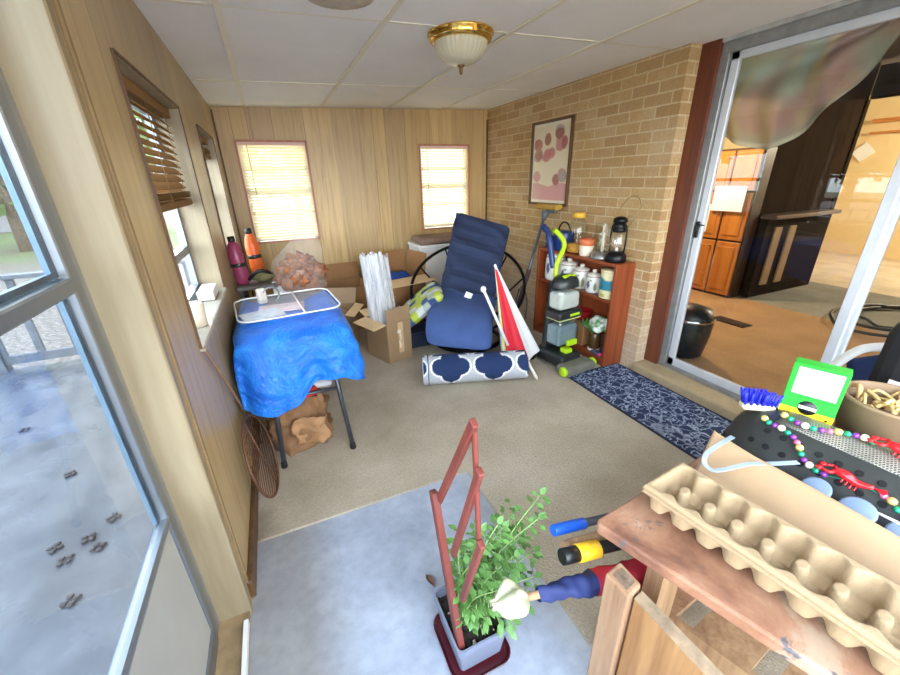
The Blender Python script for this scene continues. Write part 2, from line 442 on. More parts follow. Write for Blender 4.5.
# ---------------------------------------------------------------- windows
M_sashw = pm('white_sash', (222, 226, 230), .4, .1, .04)
def left_window(name, W):
    y0, y1, z0, z1 = W; s = struct(name, (-.42, (y0+y1)/2, z0))
    m = MB()      # jamb liner
    m.box((-.362, y1+.0-.004, (z0+z1)/2), (.116, .008, z1-z0)); m.box((-.362, y0+.004, (z0+z1)/2), (.116, .008, z1-z0)); m.box((-.362, (y0+y1)/2, z1-.004), (.116, y1-y0, .008))
    m.build('jamb', M_lightwood, s)
    m = MB(); m.box((-.357, (y0+y1)/2, z0-.002), (.135, y1-y0+.0, .022), bev=.004); m.build('sill', pm('cream_sill_paint', (170, 160, 142), .5, var=.12), s)
    m = MB(); w = .008   # dark casing bead
    for (a, b) in (((XL+.004, y0, z0), (XL+.004, y0, z1)), ((XL+.004, y1, z0), (XL+.004, y1, z1)), ((XL+.004, y0, z1), (XL+.004, y1, z1))): m.bar(a, b, w, w)
    m.build('casing', M_darkwood, s)
    zm = (z0+z1)/2-.20 if name == 'window_1' else (z0+z1)/2
    m = MB(); x = -.425
    for yy in (y0+.018, y1-.018): m.box((x, yy, (z0+z1)/2), (.03, .036, z1-z0))
    for zz in (z0+.03, zm, z1-.018): m.box((x, (y0+y1)/2, zz), (.034, y1-y0, .036))
    m.build('sash', M_alu, s)
    m = MB(); m.box((x, (y0+y1)/2, (z0+z1)/2), (.004, y1-y0-.04, z1-z0-.04)); m.build('pane', M_glass, s)
    return s
left_window('window_1', W1); left_window('window_2', W2)
def back_window(name, W):
    x0, x1, z0, z1 = W; s = struct(name, ((x0+x1)/2, YB, z0))
    m = MB(); y = YB-.004
    for a, b in (((x0, y, z0), (x0, y, z1)), ((x1, y, z0), (x1, y, z1)), ((x0-.008, y, z1), (x1+.008, y, z1)), ((x0-.008, y, z0), (x1+.008, y, z0))): m.bar(a, b, .011, .018)
    m.build('casing', M_pinktrim, s)
    m = MB(); y = YB+.07
    for xx in (x0+.02, x1-.02): m.box((xx, y, (z0+z1)/2), (.04, .03, z1-z0))
    for f in (.03, .30, .52, .74, .97): m.box(((x0+x1)/2, y, z0+(z1-z0)*f), (x1-x0, .03, .05 if f == .52 else .018))
    m.build('sash', M_sashw, s)
    m = MB(); m.box(((x0+x1)/2, y, (z0+z1)/2), (x1-x0-.06, .004, z1-z0-.04)); m.build('pane', M_glass, s)
back_window('window_3', W3); back_window('window_4', W4)

def blindm(name, rgb, tr):
    t = NT(name); c = lin(rgb)
    d = t.n('ShaderNodeBsdfDiffuse'); t.set(d.inputs[0], c); l = t.n('ShaderNodeBsdfTranslucent'); t.set(l.inputs[0], c)
    mx = t.n('ShaderNodeMixShader'); mx.inputs[0].default_value = tr
    t.t.links.new(d.outputs[0], mx.inputs[1]); t.t.links.new(l.outputs[0], mx.inputs[2]); return t.done(mx)
M_blind = blindm('translucent_cream_slat', (250, 240, 210), .22)
M_blindbr = blindm('brown_wood_slat', (150, 118, 80), .05)
M_rail = pm('cream_blind_rail', (244, 234, 206), .45, var=.02)
M_railp = pm('pinkish_headrail', (232, 196, 180), .45, var=.02)
def back_blind(W, label, lift=0):
    x0, x1, z0, z1 = W; cx = (x0+x1)/2; y = YB+.022
    r = thing('window_blind', label, 'blind', (cx, y, z1))
    zb = z0+.012+lift
    m = MB(); m.box((cx, y, z1-.02), (x1-x0-.018, .034, .026), bev=.002); m.build('headrail', M_railp, r)
    m = MB(); z = z1-.036
    while z > zb+.022:
        m.box((cx, y, z), (x1-x0-.022, .0265, .0012), rotm('X', -58)); z -= .0255
    m.build('slats', M_blind, r)
    m = MB(); m.box((cx, y, zb+.009), (x1-x0-.022, .026, .018), bev=.003); m.build('bottom_rail', M_rail, r)
    for f in (.22, .78):
        m = MB(); m.bar((x0+(x1-x0)*f, y-.0125, z1-.03), (x0+(x1-x0)*f, y-.0125, zb), .0022, .001); m.build('ladder_cord', M_rail, r)
    m = MB(); m.tube([(x0+.085, y-.02, z1-.03), (x0+.087, y-.021, z1-.30), (x0+.09, y-.021, z1-.50)], .003, 6); m.build('wand', pm('amber_wand', (190, 150, 90), .3), r)
back_blind(W3, 'closed cream slatted blind glowing in left window of far panelled wall')
back_blind(W4, 'closed cream slatted blind glowing in right window of far wall, near brick corner')
def left_blind(W, zb, label, n=None):
    y0, y1, z0, z1 = W; cy = (y0+y1)/2; x = -.365
    r = thing('window_blind', label, 'blind', (x, cy, z1))
    m = MB(); m.box((x, cy, z1-.03), (.05, y1-y0-.03, .04), bev=.003); m.build('headrail', M_blindbr, r)
    m = MB(); z = z1-.07
    while z > zb+.05:
        m.box((x, cy, z), (.040, y1-y0-.035, .003), rotm('Y', 46)); z -= .029
    m.build('slats', M_blindbr, r)
    m = MB()
    for k in range(5): m.box((x, cy, zb+.04+k*.006), (.05, y1-y0-.035, .003))
    m.box((x, cy, zb+.018), (.05, y1-y0-.035, .028), bev=.004); m.build('bottom_rail', M_blindbr, r)
    for f in (.15, .5, .85):
        m = MB(); m.tube([(x+.02, y0+(y1-y0)*f, z1-.04), (x+.02, y0+(y1-y0)*f, zb)], .0018, 5); m.build('ladder_cord', M_blindbr, r)
    return r
b1 = left_blind(W1, 1.285, 'half-raised brown slatted blind in nearest window of left panelled wall')
left_blind(W2, 1.55, 'brown slatted blind raised high in farther window of left wall')
m = MB(); m.tube([(-.335, 1.56, 1.66), (-.333, 1.565, 1.2), (-.33, 1.57, .93)], .004, 6); WM[b1.name] = Matrix.Translation(b1.location); m.build('wand', M_blindbr, b1)

# ---------------------------------------------------------------- storm door (left, near camera)
d = struct('door_1', (-.42, .62, 0))
m = MB()
m.box((-.425, 1.078, 1.0), (.05, .026, 2.06)); m.box((-.425, .18, 1.0), (.05, .03, 2.06)); m.box((-.425, .63, 2.03), (.05, .92, .03))
m.build('frame', pm('grey_storm_frame', (150, 152, 152), .45, .3), d)
m = MB(); x = -.412
m.box((x, 1.045, 1.02), (.028, .04, 2.0), bev=.003); m.box((x, .215, 1.02), (.028, .05, 2.0), bev=.003)
m.box((x, .63, 1.190), (.032, .80, .032), bev=.004); m.box((x, .63, .535), (.030, .80, .022), bev=.004)
m.box((x, .63, .04), (.028, .80, .06)); m.box((x, .63, 1.99), (.028, .80, .05)); m.build('door_frame', M_alu, d)
m = MB(); m.box((x-.012, 1.018, 1.6), (.01, .014, .80)); m.box((x-.012, 1.018, .86), (.01, .014, .62)); m.box((x-.012, .63, 1.214), (.01, .78, .012))
m.build('bead', pm('blue_grey_bead', (112, 142, 164), .4, .2), d)
m = MB(); m.box((x, .63, .29), (.012, .80, .48)); m.build('kick_panel', pm('cream_kick_panel', (176, 176, 170), .5, var=.06, vs=4), d)
m = MB(); m.box((x-.004, .63, 1.6), (.004, .79, .78)); m.box((x-.004, .63, .86), (.004, .79, .62)); m.build('pane', glass('storm_glass', (.66, .68, .69), .08), d)

# ---------------------------------------------------------------- sliding glass door (right)
d = struct('door_2', (2.46, .83, .07))
DX = 2.47
m = MB(); m.box((2.43, 1.775, 1.06), (.05, .106, 1.98)); m.build('trim', M_redbrown, d)
m = MB()
m.box((DX, 1.70, 1.04), (.075, .05, 1.96), bev=.003); m.box((DX, -.14, 1.04), (.075, .05, 1.96)); m.box((DX, .78, 2.0), (.085, 1.88, .055), bev=.003)
m.box((DX+.02, .78, .078), (.10, 1.88, .016), bev=.003); m.box((DX-.035, .78, .082), (.02, 1.88, .03))
m.build('frame', M_alud, d)
def panel(name, x, ya, yb):
    m = MB()
    m.box((x, ya-.022, 1.04), (.026, .044, 1.90), bev=.003); m.box((x, yb+.022, 1.04), (.026, .044, 1.90), bev=.003)
    m.box((x, (ya+yb)/2, .118), (.026, ya-yb, .058), bev=.003); m.box((x, (ya+yb)/2, 1.955), (.026, ya-yb, .04), bev=.003)
    p = m.build(name, M_aluw, d)
    m = MB(); m.box((x, (ya+yb)/2, 1.03), (.004, ya-yb-.06, 1.84)); m.build('pane', M_glass2, p)
    return p
p1 = panel('sliding_panel', DX-.005, 1.672, .815)
m = MB(); m.box((2.475, .78, 2.062), (.11, 1.98, .07), bev=.004); m.build('trim_11', pm('weathered_white_header', (176, 176, 170), .6, var=.2, vs=14), kind='structure')
panel('fixed_panel', DX+.03, .845, -.11)
m = MB(); m.box((DX-.026, 1.655, 1.04), (.014, .022, .10), bev=.003); m.box((DX-.036, 1.655, 1.05), (.012, .012, .04), bev=.002); m.tube([(DX-.03, 1.648, 1.07), (DX-.05, 1.60, 1.072)], .004, 6)
m.build('handle', M_blackm, p1)

# ---------------------------------------------------------------- house room behind the glass
HF = .07
m = MB(); m.box((3.55, .2, HF-.05), (2.12, 8.4, .10)); m.build('floor.002', M_housecarpet, kind='structure')
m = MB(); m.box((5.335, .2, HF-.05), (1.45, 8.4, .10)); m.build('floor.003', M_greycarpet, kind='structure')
m = MB(); m.box((7.35, .2, HF-.05), (2.58, 8.4, .10)); m.build('floor.004', carpet('pale_far_carpet', (196, 176, 146), (226, 210, 184), 60), kind='structure')
M_dwall = wood('dark_house_panelling', (54, 40, 30), (30, 22, 16), 'Z', 14, .95, spec=.02)
M_ywall = pm('warm_cream_wall', (226, 200, 150), .7, var=.03)
m = MB(); m.box((5.37, 2.56, 1.25), (1.42, .06, 2.36)); m.build('wall_house', M_dwall, kind='structure')
m = MB(); m.box((8.62, .4, 1.25), (.06, 8, 2.4)); m.build('wall_house.001', M_ywall, kind='structure')
m = MB(); m.box((7.3, 4.35, 1.25), (2.6, .06, 2.4)); m.build('wall_house.002', M_ywall, kind='structure')
m = MB(); m.box((6.06, -.5, 2.2), (.08, 6.0, .30)); m.box((6.06, 2.54, 1.05), (.06, .05, 2.0)); m.box((6.06, -2.4, 1.2), (.06, 2.6, 2.2)); m.build('trim_9', M_dwall, kind='structure')
m = MB(); m.box((4.45, 4.3, 1.25), (4.0, .06, 2.4)); m.box((5.5, -3.9, 1.25), (6.3, .06, 2.4)); m.build('wall_house.003', M_dwall, kind='structure')
m = MB(); m.box((2.52, 3.2, 1.2), (.06, 2.9, 2.4)); m.box((2.52, -2.1, 1.2), (.06, 3.8, 2.4)); m.build('wall_house.004', M_dwall, kind='structure')
m = MB(); m.box((5.55, .2, 2.42), (6.2, 8.4, .06)); m.build('ceiling.002', pm('house_ceiling', (80, 70, 58), .8), kind='structure')
# low cornice shelf high on the far wall
m = MB(); m.box((8.53, 1.6, 2.02), (.12, 3.6, .05)); m.box((8.55, 1.6, 1.86), (.08, 3.6, .03)); m.build('trim_10', wood('orange_cornice_wood', (206, 138, 70), (176, 104, 46), 'Y', 12), kind='structure')
# window in far wall
s = struct('window_5', (8.58, 2.0, .7)); m = MB()
for yy in (1.45, 2.35): m.box((8.575, yy, 1.1), (.04, .05, .9))
for zz in (.65, 1.1, 1.55): m.box((8.575, 1.9, zz), (.04, .95, .05))
m.build('sash', M_white, s)
t = NT('daylit_pane'); e = t.n('ShaderNodeEmission'); t.set(e.inputs[0], lin((205, 225, 245))); e.inputs[1].default_value = 1.0
m = MB(); m.box((8.585, 1.9, 1.1), (.01, .88, .88)); m.build('pane', t.done(e), s)
# oak cabinet
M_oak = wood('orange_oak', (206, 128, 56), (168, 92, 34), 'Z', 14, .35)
M_oakd = wood('shaded_oak_side', (74, 46, 26), (50, 32, 18), 'Z', 14, .4)  # cabinet side darkened in its colour to look shadowed
r = thing('oak_cabinet', 'tall orange oak cabinet against dark wall inside the house', 'cabinet', (4.56, 2.74, HF))
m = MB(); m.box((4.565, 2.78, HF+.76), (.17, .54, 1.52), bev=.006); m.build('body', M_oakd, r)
for k, (z0, z1) in enumerate(((.03, .60), (.62, 1.10), (1.12, 1.50))):
    for q, yy in enumerate((2.91, 2.645)):
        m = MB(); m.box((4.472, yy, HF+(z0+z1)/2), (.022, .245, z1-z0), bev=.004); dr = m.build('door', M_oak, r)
        m = MB(); m.box((4.458, yy, HF+(z0+z1)/2), (.012, .17, z1-z0-.10), bev=.003); m.build('raised_panel', M_oak, dr)
        m = MB(); m.ball((4.446, yy+(.085 if q else -.085), HF+z1-.06), .012, 1); m.build('knob', M_chrome, dr)
m = MB(); m.box((4.428, 2.73, 1.11), (.006, .32, .25)); tag(m.build('paper_notice', M_paper), 'white sheets of paper taped on orange oak cabinet front', 'paper')
m = MB(); m.box((4.449, 2.95, .90), (.006, .08, .30)); tag(m.build('wall_calendar', M_paper), 'narrow white paper hanging on left oak cabinet door', 'paper')
# dark half-height counter with pale panels
r = thing('counter', 'dark wooden counter with pale upright panels along dark house wall', 'counter', (5.5, 2.45, HF))
M_dcount = wood('near_black_wood', (46, 34, 26), (28, 20, 15), 'X', 14, .9, spec=.05)
m = MB(); m.box((5.27, 2.46, HF+.42), (1.20, .07, .84)); m.build('body', M_dcount, r)
m = MB(); m.box((5.27, 2.43, HF+.86), (1.22, .16, .04), bev=.006); m.build('top', wood('counter_top_wood', (120, 96, 84), (86, 66, 56), 'X', 14, .3), r)
for k in range(2):
    m = MB(); m.box((4.87+k*.26, 2.415, HF+.44), (.12, .02, .62), bev=.004); m.build('panel', pm('tan_panel', (158, 122, 82), .5), r)
# plaque, vent, bin, hose
m = MB(); m.box((8.57, 3.42, 1.60), (.02, .20, .20), rotm('X', 45), bev=.004); tag(m.build('wall_plaque', M_white), 'white diamond plaque on cream wall of the far house room', 'plaque')
r = thing('floor_register', 'dark metal floor vent set in brown house carpet', 'vent', (3.76, 2.03, HF))
m = MB(); m.box((3.76, 2.03, HF+.003), (.14, .30, .008)); m.build('frame', M_blackm, r)
m = MB()
for k in range(7): m.box((3.71+k*.017, 2.03, HF+.009), (.006, .27, .005))
m.build('louvres', pm('brown_louvre', (92, 62, 40), .5), r)
r = thing('waste_bin', 'black rounded bin behind lower left corner of door glass', 'bin', (2.74, 1.76, HF))
m = MB(); m.lathe([(.10, 0), (.125, .02), (.15, .18), (.155, .30), (.13, .37), (.05, .40), (.01, .405)], (2.74, 1.76, HF), 24); m.build('body', M_black, r)
m = MB(); m.lathe([(.157, .295), (.161, .30), (.161, .31), (.157, .315)], (2.74, 1.76, HF), 24, cap=False); m.build('rim', M_chrome, r)
pts = []
for k in range(70):
    a = k*.29; rr = .52-.003*k
    pts.append((4.9+rr*1.2*math.cos(a)+.004*k, 1.35+rr*.75*math.sin(a), HF+.02+.004*(k % 9)))
m = MB(); m.tube(smooth(pts, 2), .014, 6); tag(m.build('hose', M_black), 'loose loops of black hose lying on house carpet', 'hose')
# swag valance hanging inside the glass
def swag(u, v):
    y = 1.80-.80*u; zt = 2.005
    low = 1.60-.115*math.sin(min(1, u/.42)*PI/2) if u < .42 else 1.485+.5*((u-.42)/.58)**1.45
    z = zt+(low-zt)*v
    return (2.60+.05*math.sin(v*7+u*2)+.03*math.sin(u*25)*v, y, z)
def swagc(u, v):
    n = noise.noise(V((u*5, v*2.2, 1))); n2 = noise.noise(V((u*9+4, v*3, 7)))
    a = V((.27, .33, .29)); b = V((.33, .22, .21)); c = V((.44, .38, .23))
    q = a.lerp(b, max(0, min(1, .5+n*1.8))).lerp(c, max(0, min(1, n2*1.6-.1)))
    if v > .96: q = V((.45, .45, .38))
    return tuple(q)
def sheerm():
    t = NT('patterned_sheer'); a = t.n('ShaderNodeAttribute', attribute_name='Col')
    dd = t.n('ShaderNodeBsdfDiffuse'); t.set(dd.inputs[0], a.outputs['Color']); tl = t.n('ShaderNodeBsdfTranslucent'); t.set(tl.inputs[0], a.outputs['Color'])
    m1 = t.n('ShaderNodeMixShader'); m1.inputs[0].default_value = .35; t.t.links.new(dd.outputs[0], m1.inputs[1]); t.t.links.new(tl.outputs[0], m1.inputs[2])
    tr = t.n('ShaderNodeBsdfTransparent'); m2 = t.n('ShaderNodeMixShader'); m2.inputs[0].default_value = .86
    t.t.links.new(tr.outputs[0], m2.inputs[1]); t.t.links.new(m1.outputs[0], m2.inputs[2]); return t.done(m2)
r = thing('swag_curtain', 'sheer patterned swag curtain draped inside top of sliding glass door', 'curtain', (2.60, 1.5, 2.0))
m = MB(); m.sheet(swag, 50, 30, col=swagc); m.build('drape', sheerm(), r)
m = MB(); m.tube([(2.60, 1.86, 2.012), (2.60, .2, 2.012)], .01, 8); m.build('rod', M_white, r)

# ---------------------------------------------------------------- outside
def deckm():
    t = NT('wet_grey_deck'); v = t.coord(); n = t.noise(v, 1.6, 5, .6, .5); n2 = t.noise(v, 30, 4); n3 = t.noise(v, 5, 5, .6)
    col = t.ramp(n3, [(.3, lin((62, 64, 70))), (.7, lin((90, 92, 98)))])
    ro = t.ramp(n, [(.38, (.16,)*3), (.5, (.38,)*3), (.62, (.6,)*3)])
    return t.done(t.bsdf(col, ro, 0, t.bump(t.math('ADD', t.math('MULTIPLY', n2, .3), n3), .25, .01)))
DZ = -.15
m = MB(); m.box((-2.6, 1.4, DZ-.05), (4.3, 6.25, .10)); m.build('deck_floor', deckm(), kind='structure')
def lawnm():
    t = NT('lawn'); v = t.coord(); n = t.noise(v, .5, 4); n2 = t.noise(v, 14, 5, .7)
    col = t.mix(t.ramp(n, [(.4, (0, 0, 0)), (.62, (1, 1, 1))]), lin((104, 120, 66)), lin((112, 98, 84)))
    sp = t.n('ShaderNodeSeparateXYZ'); t.set(sp.inputs[0], v)
    near = t.ramp(t.math('MULTIPLY', t.math('ADD', sp.outputs[1], t.math('MULTIPLY', n, 6.0)), .02), [(.38, (1, 1, 1)), (.46, (0, 0, 0))])
    col = t.mix(near, col, t.ramp(n2, [(.4, lin((84, 76, 70))), (.62, lin((136, 126, 118)))]))
    col = t.mix(1.0, col, t.ramp(n2, [(.3, (.7, .7, .7)), (.65, (1.15, 1.15, 1.15))]), 'MULTIPLY')
    return t.done(t.bsdf(col, .9))
m = MB(); m.box((-22, 12, -1.05), (60, 80, .1)); m.build('lawn', lawnm(), kind='structure')
M_rail2 = pm('grey_railing_wood', (84, 90, 100), .6, var=.15)
r = thing('deck_railing', 'grey wooden deck railing with balusters beyond the glass door', 'railing', (-2.6, 4.5, DZ))
ya = 4.50
m = MB(); m.box((-2.45, ya, DZ+.84), (4.0, .11, .035), bev=.004); m.build('top_rail', M_rail2, r)
m = MB(); m.box((-2.45, ya, DZ+.10), (4.0, .04, .08)); m.build('bottom_rail', M_rail2, r)
for k in range(14):
    m = MB(); m.box((-.85-k*.26, ya, DZ+.45), (.05, .035, .76)); m.build('baluster', M_rail2, r)
for k in range(3):
    m = MB(); m.box((-.56-k*1.9, ya, DZ+.45), (.09, .09, .90)); m.build('post', M_rail2, r)
r2 = thing('deck_railing', 'grey wooden railing along far outer edge of deck', 'railing', (-4.65, 1.4, DZ))
m = MB(); m.box((-4.65, 1.4, DZ+.84), (.11, 6.1, .035), bev=.004); m.build('top_rail', M_rail2, r2)
m = MB(); m.box((-4.65, 1.4, DZ+.10), (.04, 6.1, .08)); m.build('bottom_rail', M_rail2, r2)
for k in range(23):
    m = MB(); m.box((-4.65, -1.5+k*.26, DZ+.45), (.035, .05, .76)); m.build('baluster', M_rail2, r2)
# trees beyond the lawn
M_bark = pm('grey_bark', (112, 98, 84), .9, var=.3)
def treeset():
    tr = [(-9.5, 22, 9, 'pale green leafy tree beyond the deck railing, nearest the wall'), (-17, 17, 10, 'broad pale green tree standing left across the lawn'),
          (-25, 12, 9, 'tall green tree at far left edge of lawn'), (-18, 28, 12, 'tallest green tree behind the others across the lawn'), (-6, 27, 9, 'green tree seen through left wall windows'), (1.5, 24, 9, 'bushy green tree standing behind the far panelled wall')]
    for i, (x, y, h, lb) in enumerate(tr):
        r = thing('tree', lb, 'tree', (x, y, -1), 0, 'trees beyond the lawn')
        m = MB(); m.tube([(x, y, -1.05), (x+.1, y, h*.35), (x, y+.1, h*.7)], [.28, .2, .06], 8)
        for q in range(5):
            a = q*1.3; m.tube([(x+.08, y, h*.3+q*.3), (x+1.5*math.cos(a), y+1.5*math.sin(a), h*.5+q*.3)], [.09, .03], 6)
        m.build('trunk', M_bark, r)
        m = MB(); rn = random.Random(i)
        for q in range(900):
            a = rn.uniform(0, 2*PI); rr = h*.33*rn.random()**.5; z = h*.5+h*.42*rn.uniform(-1, 1)*(1-(rr/(h*.36))**2)**.5-.3
            c = V((x+rr*math.cos(a), y+rr*math.sin(a), z)); s = rn.uniform(.18, .42)
            n = V((rn.uniform(-1, 1), rn.uniform(-1, 1), rn.uniform(-1, 1))).normalized(); u = n.orthogonal().normalized()*s; w = n.cross(u)*.6
            m.face([c-u, c-w, c+u, c+w])
        m.build('foliage', pm('leaves_%d' % i, (96+8*(i % 3), 120, 64+10*(i % 2)), .7, var=.3, vs=.6), r)
treeset()
# neighbour's pale house
r = thing('neighbour_house', 'pale sided neighbouring house beyond the deck, seen through left windows', 'house', (-9, 33, -1))
m = MB(); m.box((-13, 36, 1.0), (10, 6, 4)); m.build('wall', pm('pale_siding', (150, 146, 148), .7), r)
m = MB(); m.prism([(-18.4, 32.6, 3), (-7.6, 32.6, 3), (-13, 32.6, 5.6)], (0, 6.8, 0)); m.build('roof', pm('grey_shingle', (122, 120, 122), .8), r)
# dark blobs standing in for blurry reflections on the deck
M_clump = pm('dark_reflection', (52, 46, 48), .6, var=.3)
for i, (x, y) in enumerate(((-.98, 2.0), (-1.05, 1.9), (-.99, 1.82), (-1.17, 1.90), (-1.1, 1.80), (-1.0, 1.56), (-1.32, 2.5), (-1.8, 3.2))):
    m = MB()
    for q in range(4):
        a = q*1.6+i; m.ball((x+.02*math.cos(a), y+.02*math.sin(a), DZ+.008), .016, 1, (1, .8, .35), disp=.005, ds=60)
    tag(m.build('reflection_blob', M_clump), 'small dark blob standing in for a blurry reflection on the grey deck', 'leaves', 'reflection blobs on the deck')

# ---------------------------------------------------------------- ceiling light
LX, LY = .965, 2.0; LZ = ceil_z(LX)+.006
r = thing('ceiling_light', 'flush brass ceiling light with ribbed glass bowl', 'ceiling light', (LX, LY, LZ))
m = MB(); m.lathe([(.150, 0), (.157, -.004), (.157, -.010), (.148, -.016), (.150, -.026), (.144, -.036), (.132, -.042), (.120, -.04)], (LX, LY, LZ), 40, cap=False); m.build('rim', M_brass, r)
t = NT('ribbed_glass'); b = t.bsdf(lin((232, 226, 196)), .18, 0, None); b.inputs['Transmission Weight'].default_value = .35; b.inputs['IOR'].default_value = 1.2
def bowl(u, v):
    a = u*2*PI; q = v*PI/2; rr = .126*math.cos(q)**.8; rib = 1+.018*math.cos(a*32)*(1-v)
    return (LX+rr*rib*math.cos(a), LY+rr*rib*math.sin(a), LZ-.036-.094*math.sin(q))
m = MB(); m.sheet(bowl, 160, 14, cu=True); m.build('glass_bowl', t.done(b), r)
m = MB(); m.lathe([(.004, -.126), (.020, -.128), (.014, -.136), (.008, -.142), (.009, -.155), (.005, -.166), (.001, -.168)], (LX, LY, LZ), 16); m.build('finial', pm('dark_brass', (120, 98, 60), .3, 1), r)
m = MB(); m.lathe([(.12, 0), (.125, -.006), (.06, -.012), (.02, -.013)], (.355, 1.725, ceil_z(.355)+.003), 24)
tag(m.build('ceiling_vent', pm('off_white_vent', (196, 186, 172), .6, var=.2)), 'round off-white vent in ceiling tile near top of photo', 'vent')

# ---------------------------------------------------------------- poster
y0, y1, z0, z1 = 2.745, 3.268, 1.142, 1.805
r = thing('framed_poster', 'framed cream poster with rose coloured blotches on brick wall', 'picture', (XR, (y0+y1)/2, z0))
m = MB(); cx = XR-.012
for a, b in (((cx, y0, z0), (cx, y0, z1)), ((cx, y1, z0), (cx, y1, z1))): m.bar(a, b, .02, .022)
for z in (z0, z1): m.box((cx, (y0+y1)/2, z), (.022, y1-y0+.02, .02))
m.build('frame', M_darkwood, r)
rn = random.Random(21)
blobs = []
for k in range(17):
    blobs.append((rn.uniform(.14, .86), rn.uniform(.30, .90), rn.uniform(.07, .13), rn.uniform(.05, .085), rn.choice([(.42, .12, .12), (.55, .2, .2), (.34, .12, .11), (.6, .28, .27), (.40, .36, .32)])))
def pcol(u, v):
    c = V((.80, .70, .50))
    if v < .035 or v > .965 or u < .04 or u > .96: return tuple(V((.84, .77, .60)))
    w = .03*noise.noise(V((u*8, v*8, 2)))
    if v < .24+.02*math.sin(u*9): c = V((.66, .34, .32))
    for bx, by, rx, ry, k in blobs:
        dd = ((u-bx)/rx)**2+((v-by)/ry)**2
        e = max(0, min(1, (1.15+w*8-dd)*4)); c = c.lerp(V(k), e*.9)
    return tuple(c)
m = MB(); m.sheet(lambda u, v: (XR-.008, y0+.008+(y1-y0-.016)*u, z0+.008+(z1-z0-.016)*v), 70, 90, col=pcol); m.build('print', attr_mat('faded_print', .25, .05), r)
m = MB(); m.box((XR-.0115, (y0+y1)/2, (z0+z1)/2), (.002, y1-y0-.02, z1-z0-.02)); m.build('cover_glass', glass('picture_glass', (1, 1, 1), .05), r)

# ---------------------------------------------------------------- bookcase and what stands on it
BX0, BX1, BY0, BY1, BH = 2.125, 2.305, 1.95, 2.86, .795
M_cherry = wood('cherry_bookcase_side', (150, 74, 38), (112, 50, 26), 'Z', 16, .35)
M_cherryh = wood('cherry_bookcase_shelf', (158, 80, 44), (118, 54, 30), 'Y', 16, .35)
r = thing('bookcase', 'low cherry-red wooden bookcase against brick wall', 'bookcase', ((BX0+BX1)/2, (BY0+BY1)/2, 0))
bx = (BX0+BX1)/2
for y in (BY0+.012, BY1-.012):
    m = MB(); m.box((bx, y, BH/2), (BX1-BX0, .024, BH), bev=.003); m.build('side_panel', M_cherry, r)
m = MB(); m.box((bx, (BY0+BY1)/2, BH-.011), (BX1-BX0, BY1-BY0-.05, .022), bev=.003); m.build('top_board', M_cherryh, r)
for z in (.055, .515):
    m = MB(); m.box((bx, (BY0+BY1)/2, z), (BX1-BX0-.012, BY1-BY0-.05, .022), bev=.002); m.build('shelf', M_cherryh, r)
m = MB(); m.box((BX0+.02, (BY0+BY1)/2, .022), (.016, BY1-BY0-.05, .044)); m.build('plinth', M_cherryh, r)
m = MB(); m.box((BX1-.004, (BY0+BY1)/2, BH/2), (.006, BY1-BY0-.05, BH-.03)); m.build('back_panel', M_cherry, r)
S1 = .527; ST = BH+.001; S0 = .067
def cancol(u, v):
    c = V((.80, .78, .72))
    if v > .93: return (.30, .13, .08)
    for k in range(7):
        cu, cv = (k*.151+.06) % 1, .42+.17*math.sin(k*2.3)
        dd = ((min(abs(u-cu), 1-abs(u-cu)))/.035)**2+((v-cv)/.09)**2
        if dd < 1: c = V((.12, .13, .22)) if k % 2 else V((.20, .26, .12))
        if k % 3 == 0 and ((min(abs(u-cu-.05), 1))/.02)**2+((v-cv-.12)/.05)**2 < 1: c = V((.16, .24, .10))
    return tuple(c)
M_ceram = attr_mat('painted_ceramic', .2, .04)
M_lid = pm('ceramic_lid', (226, 218, 202), .25, var=.05)
def canister(x, y, R0, h, lb):
    r = thing('canister', lb, 'canister', (x, y, S1+.001), 0, 'ceramic canisters on the shelf')
    pr = [(.86, 0), (.97, .06), (1, .2), (1, .75), (.97, .88), (.90, 1)]
    def f(u, v):
        k = v*(len(pr)-1); i = min(int(k), len(pr)-2); q = k-i; rr = pr[i][0]+(pr[i+1][0]-pr[i][0])*q; z = pr[i][1]+(pr[i+1][1]-pr[i][1])*q
        return (x+R0*rr*math.cos(2*PI*u), y+R0*rr*math.sin(2*PI*u), S1+.001+h*z)
    m = MB(); m.sheet(f, 64, 24, cu=True, col=cancol)
    m.lathe([(.0, 0), (R0*.86, 0)], (x, y, S1+.001), 24, cap=False); m.build('jar', M_ceram, r)
    m = MB(); m.lathe([(R0*.93, h), (R0*.93, h+.008), (R0*.80, h+.018), (R0*.35, h+.024), (R0*.25, h+.03), (R0*.30, h+.042), (R0*.22, h+.050), (.001, h+.052)], (x, y, S1), 28); m.build('lid', M_lid, r)
canister(2.205, 2.70, .086, .205, 'largest white ceramic canister, at left end of bookcase shelf')
canister(2.20, 2.515, .073, .168, 'second white ceramic canister from left, behind the carpet cleaner')
canister(2.20, 2.365, .066, .146, 'third white ceramic canister from left with blue flowers')
canister(2.20, 2.225, .058, .128, 'smallest white ceramic canister, next to the yellow and teal tin')
def tincol(u, v):
    if v > .86 or v < .05: return (.75, .66, .42)
    if .30 < v < .74+.06*math.sin(u*2*PI*3): return (.03, .22, .30)
    if v < .2 and math.sin(u*40) > 0: return (.45, .45, .12)
    return (.72, .66, .38)
x, y = 2.20, 2.062; r = thing('storage_tin', 'tall yellow tin with teal band at right end of bookcase shelf', 'tin', (x, y, S1+.001))
m = MB(); m.sheet(lambda u, v: (x+.070*math.cos(2*PI*u), y+.070*math.sin(2*PI*u), S1+.001+.196*v), 48, 30, cu=True, col=tincol); m.build('body', attr_mat('printed_tin', .35), r)
